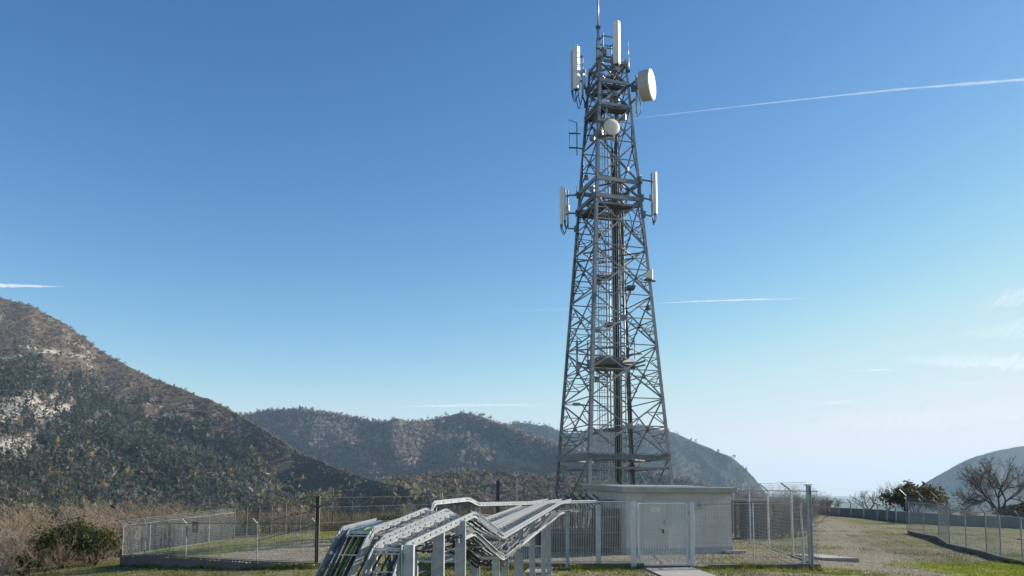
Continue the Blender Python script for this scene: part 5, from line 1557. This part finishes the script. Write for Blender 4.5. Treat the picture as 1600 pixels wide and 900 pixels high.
# bare trees
def bare_tree(label, x, y, z, h, spread, tint, seed, limbs=5, depth=6, r0=.2, group=None):
    global RNG
    keep = RNG; RNG = np.random.default_rng(seed)
    t = thing('bare_tree', label, 'tree', (x, y, z), group)
    T, T2 = Tubes(), Tubes()
    def grow(p, d, L, r, lev):
        segs = 3
        for j in range(segs):
            d = unit(d + RNG.normal(size=3) * .13 + np.array((0, 0, .04 if lev > 2 else .0))); q = p + d * L / segs
            (T if lev < 4 else T2).add(p, q, r * (1 - .3 * j / segs), r * (1 - .3 * (j + 1) / segs)); p = q
            if lev >= 2 and j < 2 and lev < depth:
                e = unit(d + RNG.normal(size=3) * .65); grow(p, e, L * (.5 + .2 * RNG.random()), r * .5, lev + 1 if lev + 1 >= 3 else 3)
        if lev < depth:
            for _ in range(2 if RNG.random() < .75 else 3):
                e = unit(d + RNG.normal(size=3) * .45 + np.array((0, 0, .06))); grow(p, e, L * (.66 + .16 * RNG.random()), max(r * .62, .006), lev + 1)
    b = np.array((x, y, z - .1)); tr = MB(); hh = h * .12
    T.add(b, b + np.array((.03, 0, hh)), r0 * 1.2, r0)
    for i in range(limbs):
        a = 2 * math.pi * (i + .3 * RNG.random()) / limbs
        d = unit(np.array((math.cos(a) * spread / h * (.6 + .5 * RNG.random()), math.sin(a) * spread / h * .6, .95 + .6 * RNG.random())))
        grow(b + np.array((0, 0, hh * (.75 + .25 * RNG.random()))), d, h * .3, r0 * .62, 1)
    T.mesh('trunk', M['twig'], np.array(tint) * .85, t, K=5); T2.mesh('crown', M['twig'], tint, t)
    zs_ = np.array(T2.b)[:, 2].max() - z
    f = h / zs_
    for c in t.children:
        c.scale = (f, f, f)
    RNG = keep
    return t
x, y, z, h = spot(1562, 76, 707); bare_tree('large spreading leafless tree behind the fence at the right edge', x, y, z, h, 6.0, (.115, .1, .095), 31, 8, 6, .17)
x, y, z, h = spot(1388, 112, 750); bare_tree('small leafless tree left of the dark evergreen', x, y, z, h, 4.0, (.17, .135, .115), 8, 5, 5, .1)
x, y, z, h = spot(1358, 118, 763); bare_tree('low leafless tree leftmost of the group beyond the field', x, y, z, h, 4.5, (.18, .14, .12), 9, 5, 5, .1)
x, y, z, h = spot(1490, 80, 782); bare_tree('low leafless thicket tree at the foot of the large spreading tree', x, y, z, h, 4.0, (.15, .12, .1), 12, 6, 5, .08)
x, y, z, h = spot(1300, 122, 775); bare_tree('tiny leafless tree at the far end of the far fence', x, y, z, h, 4.0, (.16, .125, .11), 14, 5, 5, .08)

x, y, z, h = spot(1432, 98, 758)
t = leaf_shrub('broad dark evergreen oak beyond the right fence', x, y, z, h, 7.2, 5600, .115, [(.04, .042, .016), (.065, .062, .024), (.11, .09, .036), (.14, .105, .045)], 'evergreen_tree', 'tree')
x, y, z, h = spot(1417, 99, 751)
leaf_shrub('reddish tipped evergreen sticking out above the dark oak', x, y, z, h, 3.0, 2600, .11, [(.05, .045, .018), (.09, .06, .03), (.03, .035, .014)], 'evergreen_tree', 'tree')
x, y, z, h = spot(1600, 82, 789); leaf_shrub('dark hedge bush behind the wall at the right edge', x, y, z, h, 6.0, 5000, .1, [(.04, .045, .02), (.06, .06, .03), (.09, .075, .045)])

# ------------------------------------------------------------------ grass
def blades(n, x0, x1, y0, y1, zfun, mfun, hmin, hmax):
    x = x0 + (x1 - x0) * RNG.random(n); y = y0 + (y1 - y0) * RNG.random(n)
    g, mo = mfun(x, y)
    cl = fbm(x * 2.3, y * 2.3, 3, 123)
    keep = RNG.random(n) < np.clip(g * 1.3 - .25, 0, 1) * np.clip(cl * 2.6 - .55, .08, 1)
    return x[keep], y[keep], zfun(x[keep], y[keep]), mo[keep], cl[keep]
def grass_mesh(name, label, sets, h0, h1, wd):
    X = np.concatenate([s[0] for s in sets]); Y = np.concatenate([s[1] for s in sets]); Z = np.concatenate([s[2] for s in sets])
    MO = np.concatenate([s[3] for s in sets]); CL = np.concatenate([s[4] for s in sets]); n = len(X)
    a = RNG.random(n) * 6.28; h = (h0 + (h1 - h0) * RNG.random(n) ** 2) * (.5 + CL); lean = RNG.normal(size=(n, 2)) * .45 * h[:, None]
    w_ = wd * (.6 + .8 * RNG.random(n))
    p = np.stack([X, Y, Z - .01], 1); s = np.stack([np.cos(a) * w_, np.sin(a) * w_, np.zeros(n)], 1)
    tip = p + np.c_[lean, h]
    co = np.stack([p - s, p + s, tip], 1).reshape(-1, 3)
    u = RNG.random((n, 1))
    c = np.where(u < .62, np.array([[.11, .125, .032]]), np.where(u < .86, np.array([[.19, .185, .055]]), np.array([[.3, .25, .12]])))
    c = c * (1 - MO[:, None]) + MO[:, None] * (np.array([[.2, .235, .02]]) * (.7 + .6 * RNG.random((n, 1))))
    c = np.repeat(c * (.6 + .8 * RNG.random((n, 1))), 3, 0)
    o = np_mesh(name, co, np.arange(3 * n).reshape(n, 3), M['leaf'], colors=np.c_[c, np.ones(len(c))]); o['kind'] = 'stuff'
    return o
def ym(x, y):
    n1 = fbm(x * .5, y * .5, 4, 97); n2 = fbm(x * 1.6, y * 1.6, 3, 98)
    return np.clip(.35 + 1.6 * (n1 - .5) + .4 * sstep(38, 45, y - .25 * x), 0, 1), .3 * sstep(.5, .7, n1)
def yzf(x, y):
    # nearest yard point by inverse search on the grid parameter
    out = np.full(len(x), -9.0)
    gx, gy, gzv = YX[::3, ::3].ravel(), YY[::3, ::3].ravel(), YZ[::3, ::3].ravel()
    for i in range(0, len(x), 2000):
        d = (x[i:i + 2000, None] - gx) ** 2 + (y[i:i + 2000, None] - gy) ** 2
        j = d.argmin(1); out[i:i + 2000] = np.where(d[np.arange(len(j)), j] < .25, gzv[j], -9)
    return out
def outside(x, y):
    g, mo = grass_masks(x, y)
    k = np.interp(x, [p[0] for p in front], [p[1] for p in front])
    ins = (x > -19) & (x < 10.6 + (y - 29) * .09) & (y > k - .12) & (y < 48)
    return np.where(ins, 0, g), mo
gs = [blades(150000, -24, -2, 25, 48, h_ground, outside, 0, 0), blades(60000, -3, 12.5, 24.5, 31, h_ground, outside, 0, 0), blades(120000, 10.5, 27, 25, 44, h_ground, outside, 0, 0), blades(60000, 11, 30, 42, 66, h_ground, outside, 0, 0)]
grass_mesh('grass', '', gs, .035, .13, .011)
s = blades(90000, -19, 13, 29.2, 48, yzf, ym, 0, 0); kp = s[2] > -5
grass_mesh('grass', '', [tuple(v[kp] for v in s)], .035, .12, .011)

# loose stones of the gravel
def stones(n, x0, x1, y0, y1, zfun, mfun):
    x = x0 + (x1 - x0) * RNG.random(n); y = y0 + (y1 - y0) * RNG.random(n)
    g, _ = mfun(x, y); cl = fbm(x * 1.3, y * 1.3, 3, 222)
    k = (RNG.random(n) < np.clip(1.15 - g * 1.2, .05, 1)) & (RNG.random(n) < np.clip(cl * 2.4 - .5, .1, 1)); x, y = x[k], y[k]
    return np.stack([x, y, zfun(x, y)], 1)
def out2(x, y):
    g, mo = outside(x, y); k = np.interp(x, [p[0] for p in front], [p[1] for p in front])
    ins = (x > -19) & (x < 10.6 + (y - 29) * .09) & (y > k - .12) & (y < 48)
    pth = (x > PATH[0]) & (x < PATH[1]) & (y < 29)
    return np.where(ins | pth, 9, g), mo
P = np.vstack([stones(26000, -4, 13, 24.5, 29.2, h_ground, out2), stones(52000, 10.8, 27, 25, 46, h_ground, out2), stones(16000, 12, 32, 46, 72, h_ground, out2)])
Q = stones(52000, -19, 13, 29.2, 47, yzf, ym); P = np.vstack([P, Q[Q[:, 2] > -5]])
n = len(P); s = (.012 + .03 * RNG.random(n) ** 2.5)[:, None, None]
oc = np.array([(1, 0, 0), (-.5, .87, 0), (-.5, -.87, 0), (0, 0, .8)])
a = RNG.random(n) * 6.28; ca, sa = np.cos(a), np.sin(a)
v = oc[None] * s * (.6 + .8 * RNG.random((n, 4, 1)))
v = np.stack([v[..., 0] * ca[:, None] - v[..., 1] * sa[:, None], v[..., 0] * sa[:, None] + v[..., 1] * ca[:, None], v[..., 2]], 2) + P[:, None, :]
f = (np.arange(n)[:, None, None] * 4 + np.array([(0, 1, 3), (1, 2, 3), (2, 0, 3)])[None]).reshape(-1, 3)
c = np.array([[.31, .28, .225]]) * (.45 + .9 * RNG.random((n, 1)))
o = np_mesh('gravel', v.reshape(-1, 3), f, M['stone'], colors=np.c_[np.repeat(c, 4, 0), np.ones(4 * n)]); o['kind'] = 'stuff'

# taller weeds along the foot of the kerbs
def kerb_weeds(poly, n, off):
    k = RNG.random(n); a = np.array(poly, float); kk = np.linspace(0, 1, len(a))
    x, y = np.interp(k, kk, a[:, 0]), np.interp(k, kk, a[:, 1]) - off * (.35 + RNG.random(n) ** 1.5)
    cl = fbm(x * 1.9, y * .2, 3, 311); keep = (RNG.random(n) < np.clip(cl * 3.2 - 1.1, .05, 1)) & ~((x > PATH[0]) & (x < PATH[1]))
    x, y, cl = x[keep], y[keep], cl[keep]
    return x, y, h_ground(x, y), sstep(.45, .65, cl) * .6, cl
grass_mesh('weeds', '', [kerb_weeds(front, 15000, .3), kerb_weeds([(p[0] - .15, p[1] - .2) for p in W], 7000, .35)], .05, .24, .012)
